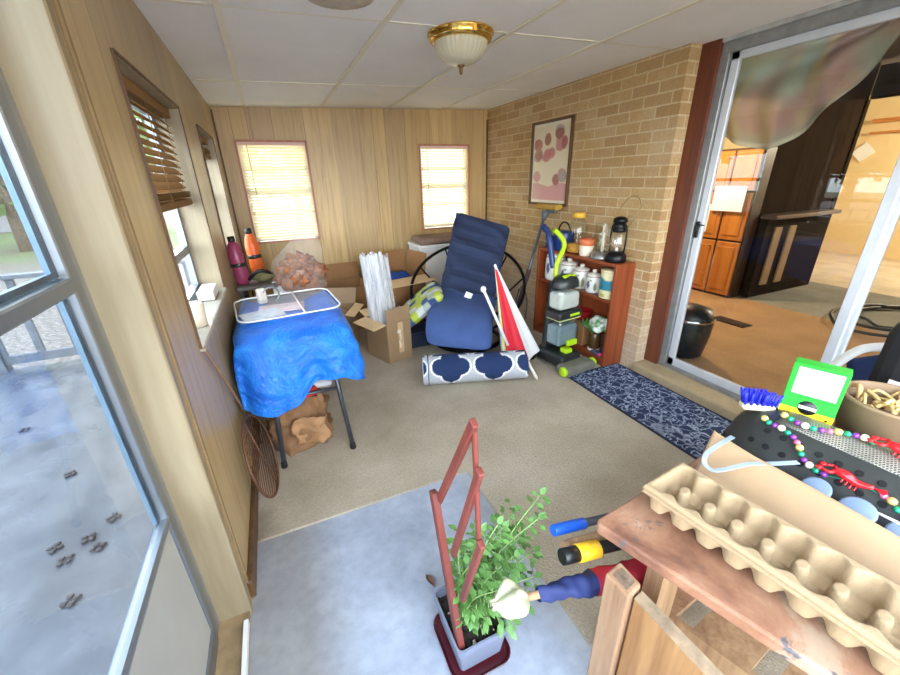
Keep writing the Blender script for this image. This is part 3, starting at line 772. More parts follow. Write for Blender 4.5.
m = MB(); m.lathe([(.072, .193), (.072, .206), (.066, .210), (.001, .210)], (x, y, S1), 32); m.build('lid', pm('cream_tin_lid', (222, 206, 160), .35), r)
# on top of the bookcase
x, y = 2.22, 2.80; m = MB(); m.lathe([(.05, 0), (.052, .03), (.03, .05), (.022, .07), (.03, .085), (.02, .10), (.001, .102)], (x, y, ST), 20); tag(m.build('trinket_dish', pm('dull_pewter', (96, 98, 100), .4, .5)), 'small grey pewter pot at left end of bookcase top', 'pot')
x, y = 2.21, 2.63; r = thing('watering_can', 'blue watering can with arched handle on bookcase top', 'watering can', (x, y, ST))
m = MB(); m.lathe([(.068, 0), (.075, .01), (.078, .12), (.070, .135), (.001, .137)], (x, y, ST), 28); m.build('body', pm('navy_enamel', (28, 52, 110), .25), r)
m = MB(); m.tube(arc((x, y, ST+.13), .065, 0, 180, 14, (0, 1, 0), (0, 0, 1)), .006, 8); m.build('handle', M_blackm, r)
m = MB(); m.tube([(x-.06, y+.03, ST+.05), (x-.10, y+.06, ST+.10), (x-.12, y+.075, ST+.16)], [.014, .011, .009], 10); m.build('spout', pm('navy_spout', (34, 58, 120), .25), r)
x, y = 2.215, 2.475; r = thing('glass_jar', 'tall clear glass jar with yellow lid on bookcase top', 'jar', (x, y, ST))
M_jar = glass('clear_jar_glass', (.93, .95, .93), .12)
m = MB(); m.lathe([(.055, .004), (.062, .012), (.064, .15), (.055, .18), (.04, .20), (.038, .215)], (x, y, ST), 28, cap=False); m.build('glass', M_jar, r)
m = MB(); m.lathe([(.042, .212), (.043, .235), (.034, .243), (.001, .244)], (x, y, ST), 24); m.build('lid', pm('yellow_lid', (228, 180, 60), .4), r)
m = MB(); m.lathe([(.056, .005), (.058, .01), (.058, .05), (.05, .056), (.001, .057)], (x, y, ST), 24); m.build('contents', pm('amber_contents', (214, 150, 50), .6, var=.3, vs=60), r)
x, y = 2.19, 2.335; r = thing('flower_pot', 'cream pot with terracotta orange rim on bookcase top', 'pot', (x, y, ST))
m = MB(); m.lathe([(.044, 0), (.046, .004), (.055, .075), (.052, .075)], (x, y, ST), 28); m.build('body', pm('cream_pot', (236, 222, 196), .5), r)
m = MB(); m.lathe([(.054, .072), (.060, .075), (.062, .115), (.055, .118), (.05, .09)], (x, y, ST), 28, cap=False); m.build('rim', pm('terracotta', (206, 112, 66), .6), r)
m = MB(); m.ball((x, y, ST+.105), .045, 2, (1, 1, .5), disp=.01, ds=40); m.build('contents', pm('orange_fill', (196, 104, 66), .8), r)
x, y = 2.205, 2.185; r = thing('candle_holder', 'clear glass hurricane candle holder with pewter base on bookcase top', 'candle holder', (x, y, ST))
m = MB(); m.lathe([(.070, 0), (.072, .01), (.062, .028), (.050, .04), (.001, .042)], (x, y, ST), 28); m.build('base', pm('pewter', (150, 148, 144), .35, .6), r)
m = MB(); m.lathe([(.050, .04), (.053, .06), (.053, .19), (.057, .205)], (x, y, ST), 28, cap=False); m.build('glass', M_jar, r)
m = MB(); m.lathe([(.010, .04), (.009, .15), (.002, .155)], (x, y, ST), 12); m.build('candle', pm('ivory_wax', (236, 226, 200), .5), r)
x, y = 2.20, 2.045; r = thing('lantern', 'black hurricane lantern with wire bail at right end of bookcase top', 'lantern', (x, y, ST))
m = MB(); m.lathe([(.058, 0), (.062, .008), (.060, .035), (.048, .05), (.038, .058), (.001, .06)], (x, y, ST), 28); m.build('fuel_tank', M_blackm, r)
m = MB(); m.lathe([(.034, .06), (.045, .085), (.047, .11), (.038, .15), (.032, .165)], (x, y, ST), 24, cap=False); m.build('globe', glass('lantern_glass', (.95, .95, .95), .25), r)
m = MB(); m.lathe([(.040, .165), (.042, .18), (.032, .19), (.034, .215), (.042, .22), (.036, .238), (.015, .246), (.001, .247)], (x, y, ST), 24); m.build('chimney_cap', M_blackm, r)
for s in (-1, 1):
    m = MB(); m.tube(smooth([(x, y+s*.05, ST+.035), (x, y+s*.058, ST+.10), (x, y+s*.056, ST+.18), (x, y+s*.036, ST+.21)], 4), .005, 8); m.build('side_tube', M_blackm, r)
m = MB(); m.tube(smooth([(x, y+.058, ST+.19), (x+.03, y+.04, ST+.29), (x+.05, y-.0, ST+.345), (x+.055, y-.05, ST+.345), (x+.04, y-.09, ST+.29), (x, y-.058, ST+.19)], 5), .0022, 6); m.build('bail', pm('tan_wire', (150, 126, 82), .4, .6), r)
m = MB(); m.lathe([(.008, .06), (.008, .078), (.003, .082)], (x, y, ST), 10); m.build('wick', M_paper, r)
for nm, k in (('glass_jar', 1.28), ('candle_holder', 1.22), ('lantern', 1.26), ('watering_can', 1.15), ('flower_pot', 1.1)):
    bpy.data.objects[nm].scale = (k*.94, k*.94, k)
# lower shelf
x, y = 2.215, 2.33; m = MB(); m.lathe([(.05, 0), (.06, .005), (.085, .075), (.088, .08), (.082, .08), (.05, .012)], (x, y, S0+.20), 28)
x2 = x; r = thing('stack_box', 'dark cardboard box on lower bookcase shelf', 'box', (2.215, 2.36, S0))
m2 = MB(); m2.box((2.225, 2.36, S0+.10), (.14, .26, .195), bev=.004); m2.build('body', M_cardd, r)
m2 = MB(); m2.box((2.225, 2.36, S0+.1985), (.142, .262, .004)); m2.build('lid', M_cardd, r)
tag(m.build('bowl', pm('red_glaze', (150, 30, 30), .25)), 'red bowl standing on the dark box in bookcase', 'bowl')
x, y = 2.20, 2.14; r = thing('brown_bottle', 'short brown jar with white base on lower bookcase shelf', 'jar', (x, y, S0))
m = MB(); m.lathe([(.040, .012), (.043, .02), (.043, .14), (.03, .155), (.001, .157)], (x, y, S0), 24); m.build('body', pm('brown_glass', (86, 62, 34), .2), r)
m = MB(); m.lathe([(.046, 0), (.048, .004), (.048, .014), (.040, .018), (.001, .018)], (x, y, S0), 24); m.build('base', M_white, r)
def bagm(name, a, b): 
    t = NT(name); v = t.coord(); n = t.noise(v, 14, 3)
    return t.done(t.bsdf(t.ramp(n, [(.42, lin(a)), (.55, lin(b))]), .35, 0, t.bump(t.noise(v, 40, 3), .6, .01)))
r = thing('produce_bag', 'crumpled green and white plastic bag on lower bookcase shelf', 'bag', (2.20, 2.15, S0+.15))
m = MB(); m.ball((2.205, 2.13, S0+.215), .085, 3, (.85, 1.35, .72), disp=.05, ds=18); m.build('bag', bagm('green_white_bag', (84, 150, 66), (226, 232, 222)), r)
m = MB(); m.tube(smooth([(2.16, 2.20, S0+.25), (2.14, 2.22, S0+.20), (2.15, 2.24, S0+.24)], 4), .006, 6); m.build('tie', pm('green_tie', (60, 130, 60), .5), r)
m = MB(); m.ball((2.235, 2.02, S0+.235), .05, 3, (.9, .9, 1), disp=.03, ds=22); tag(m.build('white_bag', pm('white_film', (232, 234, 236), .4)), 'small white crumpled bag beside green bag in bookcase', 'bag')
m = MB(); m.box((2.22, 2.01, S0+.09), (.10, .075, .175), bev=.006); tag(m.build('dark_carton', pm('near_black_carton', (52, 40, 36), .6)), 'dark carton under the white bag in bookcase', 'box')
r = thing('pink_pouch', 'small dark pouch with pink end on bookcase bottom shelf', 'pouch', (2.155, 2.03, S0))
m = MB(); m.box((2.15, 2.065, S0+.014), (.05, .07, .026), bev=.01, seg=2); m.build('pouch', pm('slate_cloth', (70, 72, 90), .8), r)
m = MB(); m.box((2.15, 2.015, S0+.012), (.04, .03, .022), bev=.008, seg=2); m.build('end', pm('hot_pink', (226, 70, 140), .6), r)
m = MB(); m.ball((2.225, 2.60, S0+.09), .085, 3, (.65, 1.3, .95), disp=.01, ds=12); tag(m.build('dark_bag', pm('dark_bag_cloth', (44, 34, 34), .8)), 'dark cloth bag on bookcase bottom, behind the carpet cleaner', 'bag')

# ---------------------------------------------------------------- floor mat
def matm():
    t = NT('navy_mat'); v = t.coord((1, 1, 1))
    d = t.n('ShaderNodeTexVoronoi'); d.feature = 'DISTANCE_TO_EDGE'; t.set(d.inputs['Vector'], t.n('ShaderNodeVectorMath', operation='ADD', i_0=v, i_1=(0, 0, 0)).outputs[0]); d.inputs['Scale'].default_value = 13
    nz = t.n('ShaderNodeTexNoise'); t.set(nz.inputs['Vector'], v); nz.inputs['Scale'].default_value = 16; nz.inputs['Detail'].default_value = 1
    dv = t.n('ShaderNodeVectorMath', operation='MULTIPLY_ADD'); t.set(dv.inputs[0], nz.outputs['Color']); dv.inputs[1].default_value = (.16, .16, 0); t.set(dv.inputs[2], v)
    w = t.n('ShaderNodeTexWave'); w.wave_type = 'RINGS'; t.set(w.inputs['Vector'], dv.outputs[0]); w.inputs['Scale'].default_value = 6; w.inputs['Distortion'].default_value = 14; w.inputs['Detail'].default_value = 1.0; w.inputs['Detail Scale'].default_value = 1.6
    li = t.ramp(w.outputs['Fac'], [(.80, (0, 0, 0)), (.9, (1, 1, 1))])
    l2 = t.ramp(d.outputs[0], [(.03, (1, 1, 1)), (.06, (0, 0, 0))])
    f = t.math('MAXIMUM', li, t.math('MULTIPLY', l2, .6))
    brk = t.ramp(t.noise(v, 40, 2), [(.36, (.15,)*3), (.46, (1,)*3)])
    f = t.math('MULTIPLY', t.math('MULTIPLY', f, brk), .75)
    col = t.mix(f, lin((30, 46, 82)), lin((178, 192, 214)))
    return t.done(t.bsdf(col, .9, 0, t.bump(t.noise(v, 300, 2), .5, .003)))
r = thing('floor_mat', 'long navy mat with pale scrollwork in front of sliding door', 'mat', (2.02, 1.3, .004))
m = MB(); m.box((2.03, 1.28, .0055), (.47, 1.33, .006), bev=.002); m.build('pile', matm(), r)
m = MB()
for x in (1.789, 2.271): m.box((x, 1.28, .0055), (.014, 1.356, .009), bev=.002)
for y in (.609, 1.951): m.box((2.03, y, .0055), (.482, .014, .009), bev=.002)
m.build('border', pm('navy_binding', (20, 30, 52), .8), r)

# ---------------------------------------------------------------- rolled rug
P0, P1, RR = V((.80, 2.33, .112)), V((1.50, 2.09, .112)), .108
ax = (P1-P0).normalized(); sx = V((0, 0, 1)).cross(ax).normalized(); L = (P1-P0).length
def rugf(u, v):
    a = 2*PI*v; e = 1+.02*math.sin(a*2+u*5)
    return P0+ax*L*u+RR*e*(math.cos(a)*V((0, 0, 1))*.96+math.sin(a)*sx)
def rugc(u, v):
    s = u*L/.30-.14; tt = (v*2*PI*RR)/.30+.58
    fx = (s % 1)-.5; fy = (tt % 1)-.5
    ax_, ay = abs(fx), abs(fy)
    d1 = math.hypot(ax_-.22, ay*1.0)-.22; d2 = math.hypot(ax_, ay-.22)-.22; d3 = max(ax_, ay)-.27
    pt = (abs(fx)*1.2+abs(fy))-.50
    dd = min(d1, d2, max(pt, ax_-.16))
    navy, white, grey = V((.010, .030, .105)), V((.86, .87, .88)), V((.50, .52, .56))
    n = .12*noise.noise(V((u*60, v*60, 1)))
    if dd < 0: return tuple(navy*(1+n))
    if dd < .045: return tuple(white)
    return tuple(grey*(1+n))
r = thing('rolled_rug', 'rolled grey rug with navy quatrefoils lying on carpet', 'rug', P0)
m = MB(); m.sheet(rugf, 150, 130, cv=True, col=rugc); m.build('pile', attr_mat('woven_rug', .9, .15, 120, .3), r)
m = MB()
pts = []
for k in range(60):
    a = k*.42; rr = .012+.094*k/60; pts.append(P0-ax*.002+rr*(math.cos(a)*V((0, 0, 1))+math.sin(a)*sx))
m.tube(pts, .0035, 6); m.lathe([(RR*.99, 0), (.001, .004)], P0, 32, basis(sx, V((0, 0, 1)), ax), cap=False); m.build('rolled_end', pm('pale_rug_back', (196, 208, 226), .8), r)
pts = [P0+ax*.035+(RR+.003)*(math.cos(a)*V((0, 0, 1))+math.sin(a)*sx) for a in [2*PI*k/32 for k in range(32)]]
m = MB(); m.tube(pts, .003, 6, closed=True); m.build('edge_binding', pm('navy_edge', (24, 34, 62), .8), r)

# ---------------------------------------------------------------- papasan style rocker with folded navy futon
fd = V((-.55, -.835, 0)).normalized(); wd = V((.835, -.55, 0)).normalized(); up = V((0, 0, 1))
CC = V((1.41, 2.88, 0))
r = thing('papasan_chair', 'black metal papasan chair frame holding the navy cushion', 'chair', CC)
rn = (fd*.62+up*.78).normalized(); ru = wd; rv = rn.cross(ru).normalized()
RCc = CC+V((0, 0, .50))-fd*.10
RRd = .50
ring = [RCc+RRd*(math.cos(a)*ru+math.sin(a)*rv*.98) for a in [2*PI*k/48 for k in range(48)]]
m = MB(); m.tube(ring, .014, 10, closed=True); m.build('rim', M_blackm, r)
m = MB()
bc = RCc-rn*.24
ring2 = [bc+.30*(math.cos(a)*ru+math.sin(a)*rv) for a in [2*PI*k/32 for k in range(32)]]
m.tube(ring2, .009, 8, closed=True)
for k in range(10):
    a = 2*PI*k/10+.2
    p0 = RCc+RRd*(math.cos(a)*ru+math.sin(a)*rv*.98); p1 = bc+.30*(math.cos(a)*ru+math.sin(a)*rv); p2 = bc-rn*.05+.04*(math.cos(a)*ru+math.sin(a)*rv)
    m.tube(smooth([p0, p1, p2], 5), .008, 8)
m.build('basket', M_blackm, r)
m = MB(); bb = CC+V((0, 0, .022))-fd*.06
m.tube([bb+.30*(math.cos(a)*wd+math.sin(a)*fd) for a in [2*PI*k/36 for k in range(36)]], .02, 10, closed=True); m.build('base_ring', M_blackm, r)
for k in range(4):
    a = PI/4+k*PI/2; p = bb+.30*(math.cos(a)*wd+math.sin(a)*fd); q = bc+.24*(math.cos(a)*ru+math.sin(a)*rv)
    m = MB(); m.tube(smooth([p, (p*.6+q*.4)-V((0, 0, .0)), q], 5), .011, 8); m.build('leg', M_blackm, r)
# navy futon: L-shaped strip
def futon_prof():
    # centre-line (forward distance, height)
    return smooth([(.40, .185, 0), (.435, .27, 0), (.36, .345, 0), (.20, .365, 0), (.04, .385, 0), (-.04, .45, 0), (-.10, .60, 0), (-.16, .80, 0), (-.215, .96, 0), (-.25, 1.02, 0)], 6)
fp = futon_prof()
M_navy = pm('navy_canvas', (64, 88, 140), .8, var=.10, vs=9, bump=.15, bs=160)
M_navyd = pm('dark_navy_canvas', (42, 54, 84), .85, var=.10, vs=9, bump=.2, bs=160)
def slab_strip(prof, W, th, edge=.05, tilt=0.0, ctr=CC, wob=0):
    n = len(prof)
    nrm = []
    for i in range(n):
        t_ = (prof[min(i+1, n-1)]-prof[max(i-1, 0)]).normalized(); nrm.append(V((-t_.y, t_.x, 0)))
    def f(u, v):
        i = min(int(u*(n-1)+.5), n-1); p = prof[i]
        e = min(1, min(u, 1-u)/.035); e = math.sqrt(max(0, 1-(1-e)**2))
        a = v*2*PI; c, s = math.cos(a), math.sin(a)
        k = 6; ww = W/2*(abs(c)**(2/k))*(1 if c > 0 else -1); hh = th/2*(abs(s)**(2/2.6))*(1 if s > 0 else -1)*(.25+.75*e)
        q = p+nrm[i]*hh
        if wob: q = q+nrm[i]*wob*noise.noise(V((q.y*15+3+c*.8, c*1.6, s*.8)))
        lat = .20*max(0, q.y-.40)
        return ctr+fd*q.x+wd*(ww+lat)+up*(q.y+tilt*ww)
    return f
r = thing('futon_cushion', 'folded navy futon cushion propped upright in papasan chair', 'cushion', CC+up*.18)
k1 = 27
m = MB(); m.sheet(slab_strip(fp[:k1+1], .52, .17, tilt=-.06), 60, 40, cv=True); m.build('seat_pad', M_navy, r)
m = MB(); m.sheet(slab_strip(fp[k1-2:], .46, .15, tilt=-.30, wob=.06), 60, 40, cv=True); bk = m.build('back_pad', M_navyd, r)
q = CC+fd*.115+up*.475+wd*.04
m = MB(); m.box(q, (.06, .05, .003), basis(wd, fd, up) @ rotm('X', -55) @ rotm('Z', 20) ); tg = m.build('care_tag', M_paper, bk)
# patterned cushion
def patc(u, v):
    i, j = int(u*7+v*1.2), int(v*7-u*.6); h = (i*7+j*13+(i*j) % 5) % 6
    return [(.46, .56, .05), (.03, .06, .17), (.62, .64, .60), (.50, .58, .10), (.06, .12, .22), (.40, .45, .40)][h]
pc = CC+fd*.11-wd*.375+up*.38
R = basis((wd*.6+up*.55+fd*.2), (fd*.85+up*.1-wd*.5), V((0, 0, 0))+ (wd*.6+up*.55+fd*.2).normalized().cross((fd*.85+up*.1-wd*.5).normalized()))
px_ = (wd*.62+up*.52-fd*.2).normalized(); py_ = (fd*.8+wd*.35); py_ = (py_-px_*py_.dot(px_)).normalized(); pz_ = px_.cross(py_)
def pill(u, v):
    a, b = (u-.5)*2, (v-.5)*2
    e = (1-a**4)*(1-b**4); pinch = 1-.08*(a*a*b*b)
    return a*.23*pinch, b*.21*pinch, .06*e**.5
m = MB()
for sgn in (1, -1):
    def f(u, v, sgn=sgn):
        a, b, c = pill(u, v); return pc+px_*a+py_*b+pz_*c*sgn
    m.sheet(f, 40, 40, col=patc)
tag(m.build('patchwork_cushion', attr_mat('geometric_print', .85, .12)), 'lime, navy and white geometric cushion in left of papasan chair', 'cushion')

# white cabinet with brown cushion
r = thing('white_chest', 'white chest at back wall under right window', 'chest', (1.60, 3.92, 0))
m = MB(); m.box((1.60, 3.92, .37), (.56, .36, .70), bev=.008); m.build('body', M_white, r)
m = MB(); m.box((1.60, 3.92, .735), (.58, .38, .03), bev=.006); m.build('lid', M_white, r)
for xx in (1.36, 1.84):
    m = MB(); m.box((xx, 3.92, .011), (.05, .30, .02)); m.build('foot', M_black, r)
m = MB(); m.box((1.59, 3.90, .785), (.50, .36, .07), bev=.033, seg=4); tag(m.build('seat_cushion', pm('taupe_cloth', (134, 110, 92), .9, var=.12)), 'taupe brown cushion lying on the white chest', 'cushion')
m = MB(); m.ball((1.80, 3.79, .83), .075, 3, (1, .9, 1.15), disp=.04, ds=14); tag(m.build('crumpled_film', pm('blue_white_film', (176, 196, 222), .3)), 'crumpled pale blue film on white chest beside navy cushion', 'plastic')

# ---------------------------------------------------------------- closed red and white beach umbrella
A0, A1 = V((1.42, 2.40, .776)), V((1.595, 2.268, .062))
r = thing('beach_umbrella', 'closed red and white beach umbrella leaning by navy cushion', 'umbrella', V((1.60, 2.03, 0)))
ua = (A1-A0).normalized(); ux = V((1, .25, 0)); ux = (ux-ua*ux.dot(ua)).normalized(); uy = ua.cross(ux)
UL = (A1-A0).length
def umb(u, v):
    a = 2*PI*u; rr = (.008+.158*v**1.05)*(1+.10*math.cos(a*7+1))*(1 if v < .97 else 1.0)
    return A0+ua*UL*v+rr*(math.cos(a)*ux*1.15+math.sin(a)*uy*.45)
def umbc(u, v):
    a = (u*360) % 360
    # seen face is a in 180..360 or 0..180 depending on uy
    fr = math.cos(math.radians(a))
    if fr < -.992: return (.85, .62, .08)
    if fr < -.978: return (.05, .42, .55)
    if fr < -.02: return (.62, .012, .03)
    if fr < .96: return (.86, .86, .86)
    return (.35, .62, .72)
m = MB(); m.sheet(umb, 96, 40, cu=True, col=umbc); m.build('canopy', attr_mat('umbrella_cloth', .6, .06), r, solid=.003)
m = MB()
hem = [umb(k/48, 1.0) for k in range(48)]; m.tube(hem, .005, 6, closed=True); m.build('hem', M_white, r)
m = MB(); m.lathe([(.006, -.02), (.01, -.012), (.011, .01), (.009, .02)], A0, 12, basis(ux, uy, ua)); m.build('cap', M_white, r)
PB = V((1.555, 2.0, .012))
m = MB(); m.tube([A0+ua*.06, A0+ua*(UL-.1), A1-ua*.02], .011, 10); m.build('pole', M_white, r)
q0, q1 = V((1.50, 2.07, .155)), PB
m = MB(); m.tube([q0, q1+(q0-q1)*.12, q1], [.012, .012, .004], 10); m.build('spike', pm('cream_pole', (236, 228, 212), .4), r)
r = thing('umbrella_pole', 'white pole with round knob leaning on navy cushion', 'pole', V((1.40, 2.22, 0)))
a0, a1 = V((1.255, 2.28, .66)), V((1.42, 2.20, .235))
m = MB(); m.tube([a0, a1], .0105, 10); m.build('shaft', M_white, r)
m = MB(); m.lathe([(.004, -.022), (.016, -.016), (.02, 0), (.016, .014), (.011, .02)], a0, 16, basis(V((1, 0, 0)), V((0, 1, 0)), V((0, 0, 1)))); m.build('knob', M_white, r)

# ---------------------------------------------------------------- upright carpet cleaner
M_lime = pm('lime_plastic', (176, 214, 30), .35, var=.05)
M_dk = pm('charcoal_plastic', (34, 38, 38), .35, var=.15)
M_tank = glass('smoky_tank', (.88, .91, .89), .14)
VX, VY = 1.87, 2.20
vf = V((.12, -.99, 0)).normalized(); vs = V((.99, .12, 0)).normalized()
r = thing('carpet_cleaner', 'black and lime green upright carpet cleaner before bookcase', 'carpet cleaner', (VX, VY, 0))
def vbox(f, s, z, sf, ss, sz, bev=.02, seg=3, tilt=0):
    if z > .15: ss *= 1.28
    return dict(c=V((VX, VY, 0))+vf*f+vs*s+up*z, size=(ss, sf, sz), rot=basis(vs, -vf, up) @ rotm('X', tilt), bev=bev, seg=seg)
m = MB(); m.box(**vbox(.02, 0, .075, .30, .22, .11, .035)); m.build('base', M_dk, r)
m = MB(); m.box(**vbox(.21, 0, .045, .14, .30, .078, .032)); m.build('nozzle', pm('clear_grey_nozzle', (112, 112, 100), .25), r)
for s in (-1, 1):
    m = MB(); m.lathe([(.001, -.012), (.034, -.012), (.038, 0), (.034, .012), (.001, .012)], V((VX, VY, .05))+vf*.23+vs*s*.153, 20, basis(up, vf, vs)); m.build('side_cap', M_lime, r)
m = MB(); m.box(**vbox(.10, 0, .135, .07, .07, .05, .012)); m.build('foot_latch', M_lime, r)
for s in (-1, 1):
    m = MB(); m.lathe([(.001, -.015), (.06, -.015), (.065, 0), (.06, .015), (.001, .015)], V((VX, VY, .066))-vf*.14+vs*s*.14, 20, basis(up, vf, vs)); m.build('wheel', M_black, r)
m = MB(); m.box(**vbox(-.055, 0, .38, .05, .13, .56, .02, tilt=3)); m.build('spine', M_dk, r)
m = MB(); m.box(**vbox(.04, 0, .285, .16, .175, .22, .03)); m.build('lower_tank', M_tank, r)
m = MB(); m.box(**vbox(.04, 0, .265, .135, .155, .16, .025)); m.build('tank_water', pm('murky_water', (122, 140, 148), .2), r)
m = MB(); m.box(**vbox(.04, 0, .425, .16, .185, .065, .02)); m.build('mid_collar', M_dk, r)
m = MB(); m.box(**vbox(.123, .03, .43, .006, .075, .02, .003)); m.build('release_button', M_lime, r)
m = MB(); m.box(**vbox(.118, .03, .205, .03, .075, .045, .008)); m.build('lower_latch', M_lime, r)
m = MB(); m.box(**vbox(.045, 0, .395, .138, .17, .012, .004)); m.build('tank_band', pm('pale_lime_band', (190, 200, 130), .4), r)
m = MB(); m.box(**vbox(.04, 0, .545, .17, .185, .18, .04)); m.build('upper_tank', M_tank, r)
m = MB(); m.box(**vbox(.035, 0, .53, .135, .155, .13, .03)); m.build('tank_liner', pm('pale_grey_liner', (206, 208, 200), .35), r)
def vcap(u, v):
    a = 2*PI*u; q = v*PI/2; c = V((VX, VY, .63))+vf*.03
    return c+vs*(.118*math.cos(a)*math.cos(q)**.6)+vf*(.085*math.sin(a)*math.cos(q)**.6)+up*(.085*math.sin(q))
m = MB(); m.sheet(vcap, 40, 12, cu=True); m.build('tank_lid', M_dk, r)
m = MB(); m.box(**vbox(.06, .0, .705, .03, .09, .02, .006, tilt=25)); m.build('lid_handle', M_lime, r)
vb = lambda f, s, z: V((VX, VY, 0))+vf*f+vs*s+up*z
m = MB(); m.tube(smooth([vb(-.05, -.01, .60), vb(-.07, .0, .74), vb(-.065, .01, .80), vb(-.07, .045, .85), vb(-.08, .075, .895), vb(-.09, .07, .935), vb(-.10, .03, .985), vb(-.11, -.01, 1.015)], 5), [.018]*36, 10)
h_ = m.build('handle', M_lime, r)
m = MB(); m.tube(smooth([vb(-.10, -.0, .74), vb(-.125, -.01, .86), vb(-.14, -.025, .95), vb(-.135, -.045, 1.0), vb(-.13, -.10, 1.045)], 5), .022, 10); m.build('rear_grip', pm('navy_grip', (34, 56, 104), .4), r)

# ---------------------------------------------------------------- sponge mop leaning head-up and cables
r = thing('sponge_mop', 'grey mop leaning head-up against brick wall beside bookcase', 'mop', (1.98, 3.02, 0))
m0, m1 = V((1.98, 3.0, .012)), V((2.235, 2.925, 1.09))
m = MB(); m.tube([m0, m1], .013, 10); m.build('pole', pm('grey_pole', (96, 102, 112), .35, .4), r)
m = MB(); m.tube([m0+(m1-m0)*.20, m0+(m1-m0)*.52], .021, 10); m.build('grip', pm('maroon_grip', (84, 62, 66), .5), r)
m = MB(); m.tube([m0+(m1-m0)*.93, m1], [.02, .036], 12); m.box(m1+V((.01, -.06, .0)), (.03, .14, .03), bev=.008); m.build('head', pm('slate_head', (88, 98, 100), .4), r)
m = MB(); m.box(m1+V((.012, -.02, .035)), (.075, .30, .05), bev=.018, seg=3); m.build('sponge', pm('ochre_sponge', (176, 138, 58), .95, var=.2, vs=50, bump=.6), r)
r = thing('power_cord', 'dark power cord looped behind the mop by bookcase', 'cord', (1.95, 2.95, 0))
pts = smooth([(1.97, 2.90, .42), (1.93, 2.88, .30), (1.90, 2.87, .15), (1.95, 2.86, .05), (2.03, 2.87, .12), (2.05, 2.88, .30), (2.00, 2.89, .44), (1.94, 2.88, .36), (1.89, 2.86, .2), (1.93, 2.85, .02), (2.02, 2.86, .012)], 5)
m = MB(); m.tube(pts, .006, 6); m.build('cable', pm('grey_cable', (70, 70, 74), .5), r)

# ---------------------------------------------------------------- cardboard boxes
def carton(name, label, c, w, d, h, rz, flaps, mat=M_card, group=None):
    """open carton; flaps = {side: (length, angle)} angle 0 = straight up, 90 = folded out flat"""
    r = thing(name, label, 'box', c, rz, group); M = WM[r.name]; t = .006
    W = lambda p: M @ V(p)
    def B(mb, p, s, R3=None): mb.box(W(p), s, (M.to_3x3() @ R3) if R3 is not None else M.to_3x3())
    m = MB(); B(m, (0, 0, t/2+.001), (w, d, t)); B(m, (-w/2, 0, h/2+.001), (t, d, h)); B(m, (w/2, 0, h/2+.001), (t, d, h)); B(m, (0, -d/2, h/2+.001), (w, t, h)); B(m, (0, d/2, h/2+.001), (w, t, h))
    m.build('body', mat, r)
    for sd, (L, an) in flaps.items():
        a = math.radians(an); m = MB()
        if sd in 'FB':
            s = -1 if sd == 'F' else 1
            R3 = rotm('X', -an*s); off = V((0, s*math.sin(a)*L/2, math.cos(a)*L/2))
            B(m, V((0, s*d/2, h+.002))+off, (w-.004, t*.8, L), R3)
        else:
            s = -1 if sd == 'L' else 1
            R3 = rotm('Y', an*s); off = V((s*math.sin(a)*L/2, 0, math.cos(a)*L/2))
            B(m, V((s*w/2, 0, h+.002))+off, (t*.8, d-.004, L), R3)
        m.build('flap', M_cardin if an > 60 else mat, r)
    return r
cb = carton('cardboard_box', 'front cardboard box with open flaps and clear plastic bundle inside', (.72, 2.93, 0), .23, .30, .335, .36, {'F': (.115, -3), 'L': (.12, 98), 'R': (.13, 88), 'B': (.10, 70)})
M_ = WM[cb.name]; m = MB()
m.box(M_ @ V((.01, -.1545, .20)), (.05, .002, .26), M_.to_3x3()); m.build('packing_tape', pm('clear_tape', (206, 176, 132), .25), cb)
m = MB()
for q in range(5): m.box(M_ @ V((.0+.01*random.uniform(-1, 1), -.156, .13+q*.032)), (.012+.02*(q == 4), .002, .03), M_.to_3x3() @ rotm('Y', 12*(-1)**q))
m.build('torn_label', pm('torn_paper', (226, 212, 190), .7), cb)
r = thing('plastic_sheeting', 'upright bundle of clear plastic standing in front cardboard box', 'plastic', (.70, 2.93, .02))
t = NT('clear_milky_film'); v = t.coord((1, 1, .12)); n = t.noise(v, 34, 3)
tr = t.n('ShaderNodeBsdfTransparent'); b = t.bsdf(lin((236, 238, 240)), .15, 0, t.bump(n, .6, .01)); mx = t.n('ShaderNodeMixShader')
t.set(mx.inputs[0], t.ramp(n, [(.35, (.25,)*3), (.65, (.72,)*3)])); t.t.links.new(tr.outputs[0], mx.inputs[1]); t.t.links.new(b.outputs[0], mx.inputs[2]); M_film = t.done(mx)
for k, (dx, dy, h) in enumerate(((-.055, .02, .84), (.0, -.02, .85), (.055, .0, .83), (-.02, .07, .82), (.04, .08, .80))):
    def f(u, v, dx=dx, dy=dy, h=h, k=k):
        a = 2*PI*u; rr = .048*(1+.16*math.sin(a*5+k+v*2)+.06*math.sin(a*9+v*9)); lean = -.045*v
        return (.705+dx+rr*math.cos(a)+lean, 2.93+dy+rr*math.sin(a), .015+h*v+(.012*math.sin(a*4+k) if v > .98 else 0))
    m = MB(); m.sheet(f, 40, 16, cu=True); m.build('sleeve', M_film, r)
carton('cardboard_box', 'left cardboard box with tall open flap behind blue tarp table', (.335, 3.30, 0), .32, .34, .36, -.45, {'F': (.17, 25), 'R': (.08, 100), 'L': (.17, 100), 'B': (.15, 40)}, M_card)
carton('cardboard_box', 'largest brown cardboard box behind clear plastic bundle', (1.00, 3.60, 0), .46, .36, .52, .22, {'F': (.20, 95), 'L': (.20, 4), 'R': (.20, 8), 'B': (.2, 12)}, M_cardd)
carton('cardboard_box', 'dark low cardboard box against the far panelled wall', (.50, 3.84, 0), .50, .40, .44, .05, {'B': (.16, 8), 'L': (.16, 100)}, M_cardd)
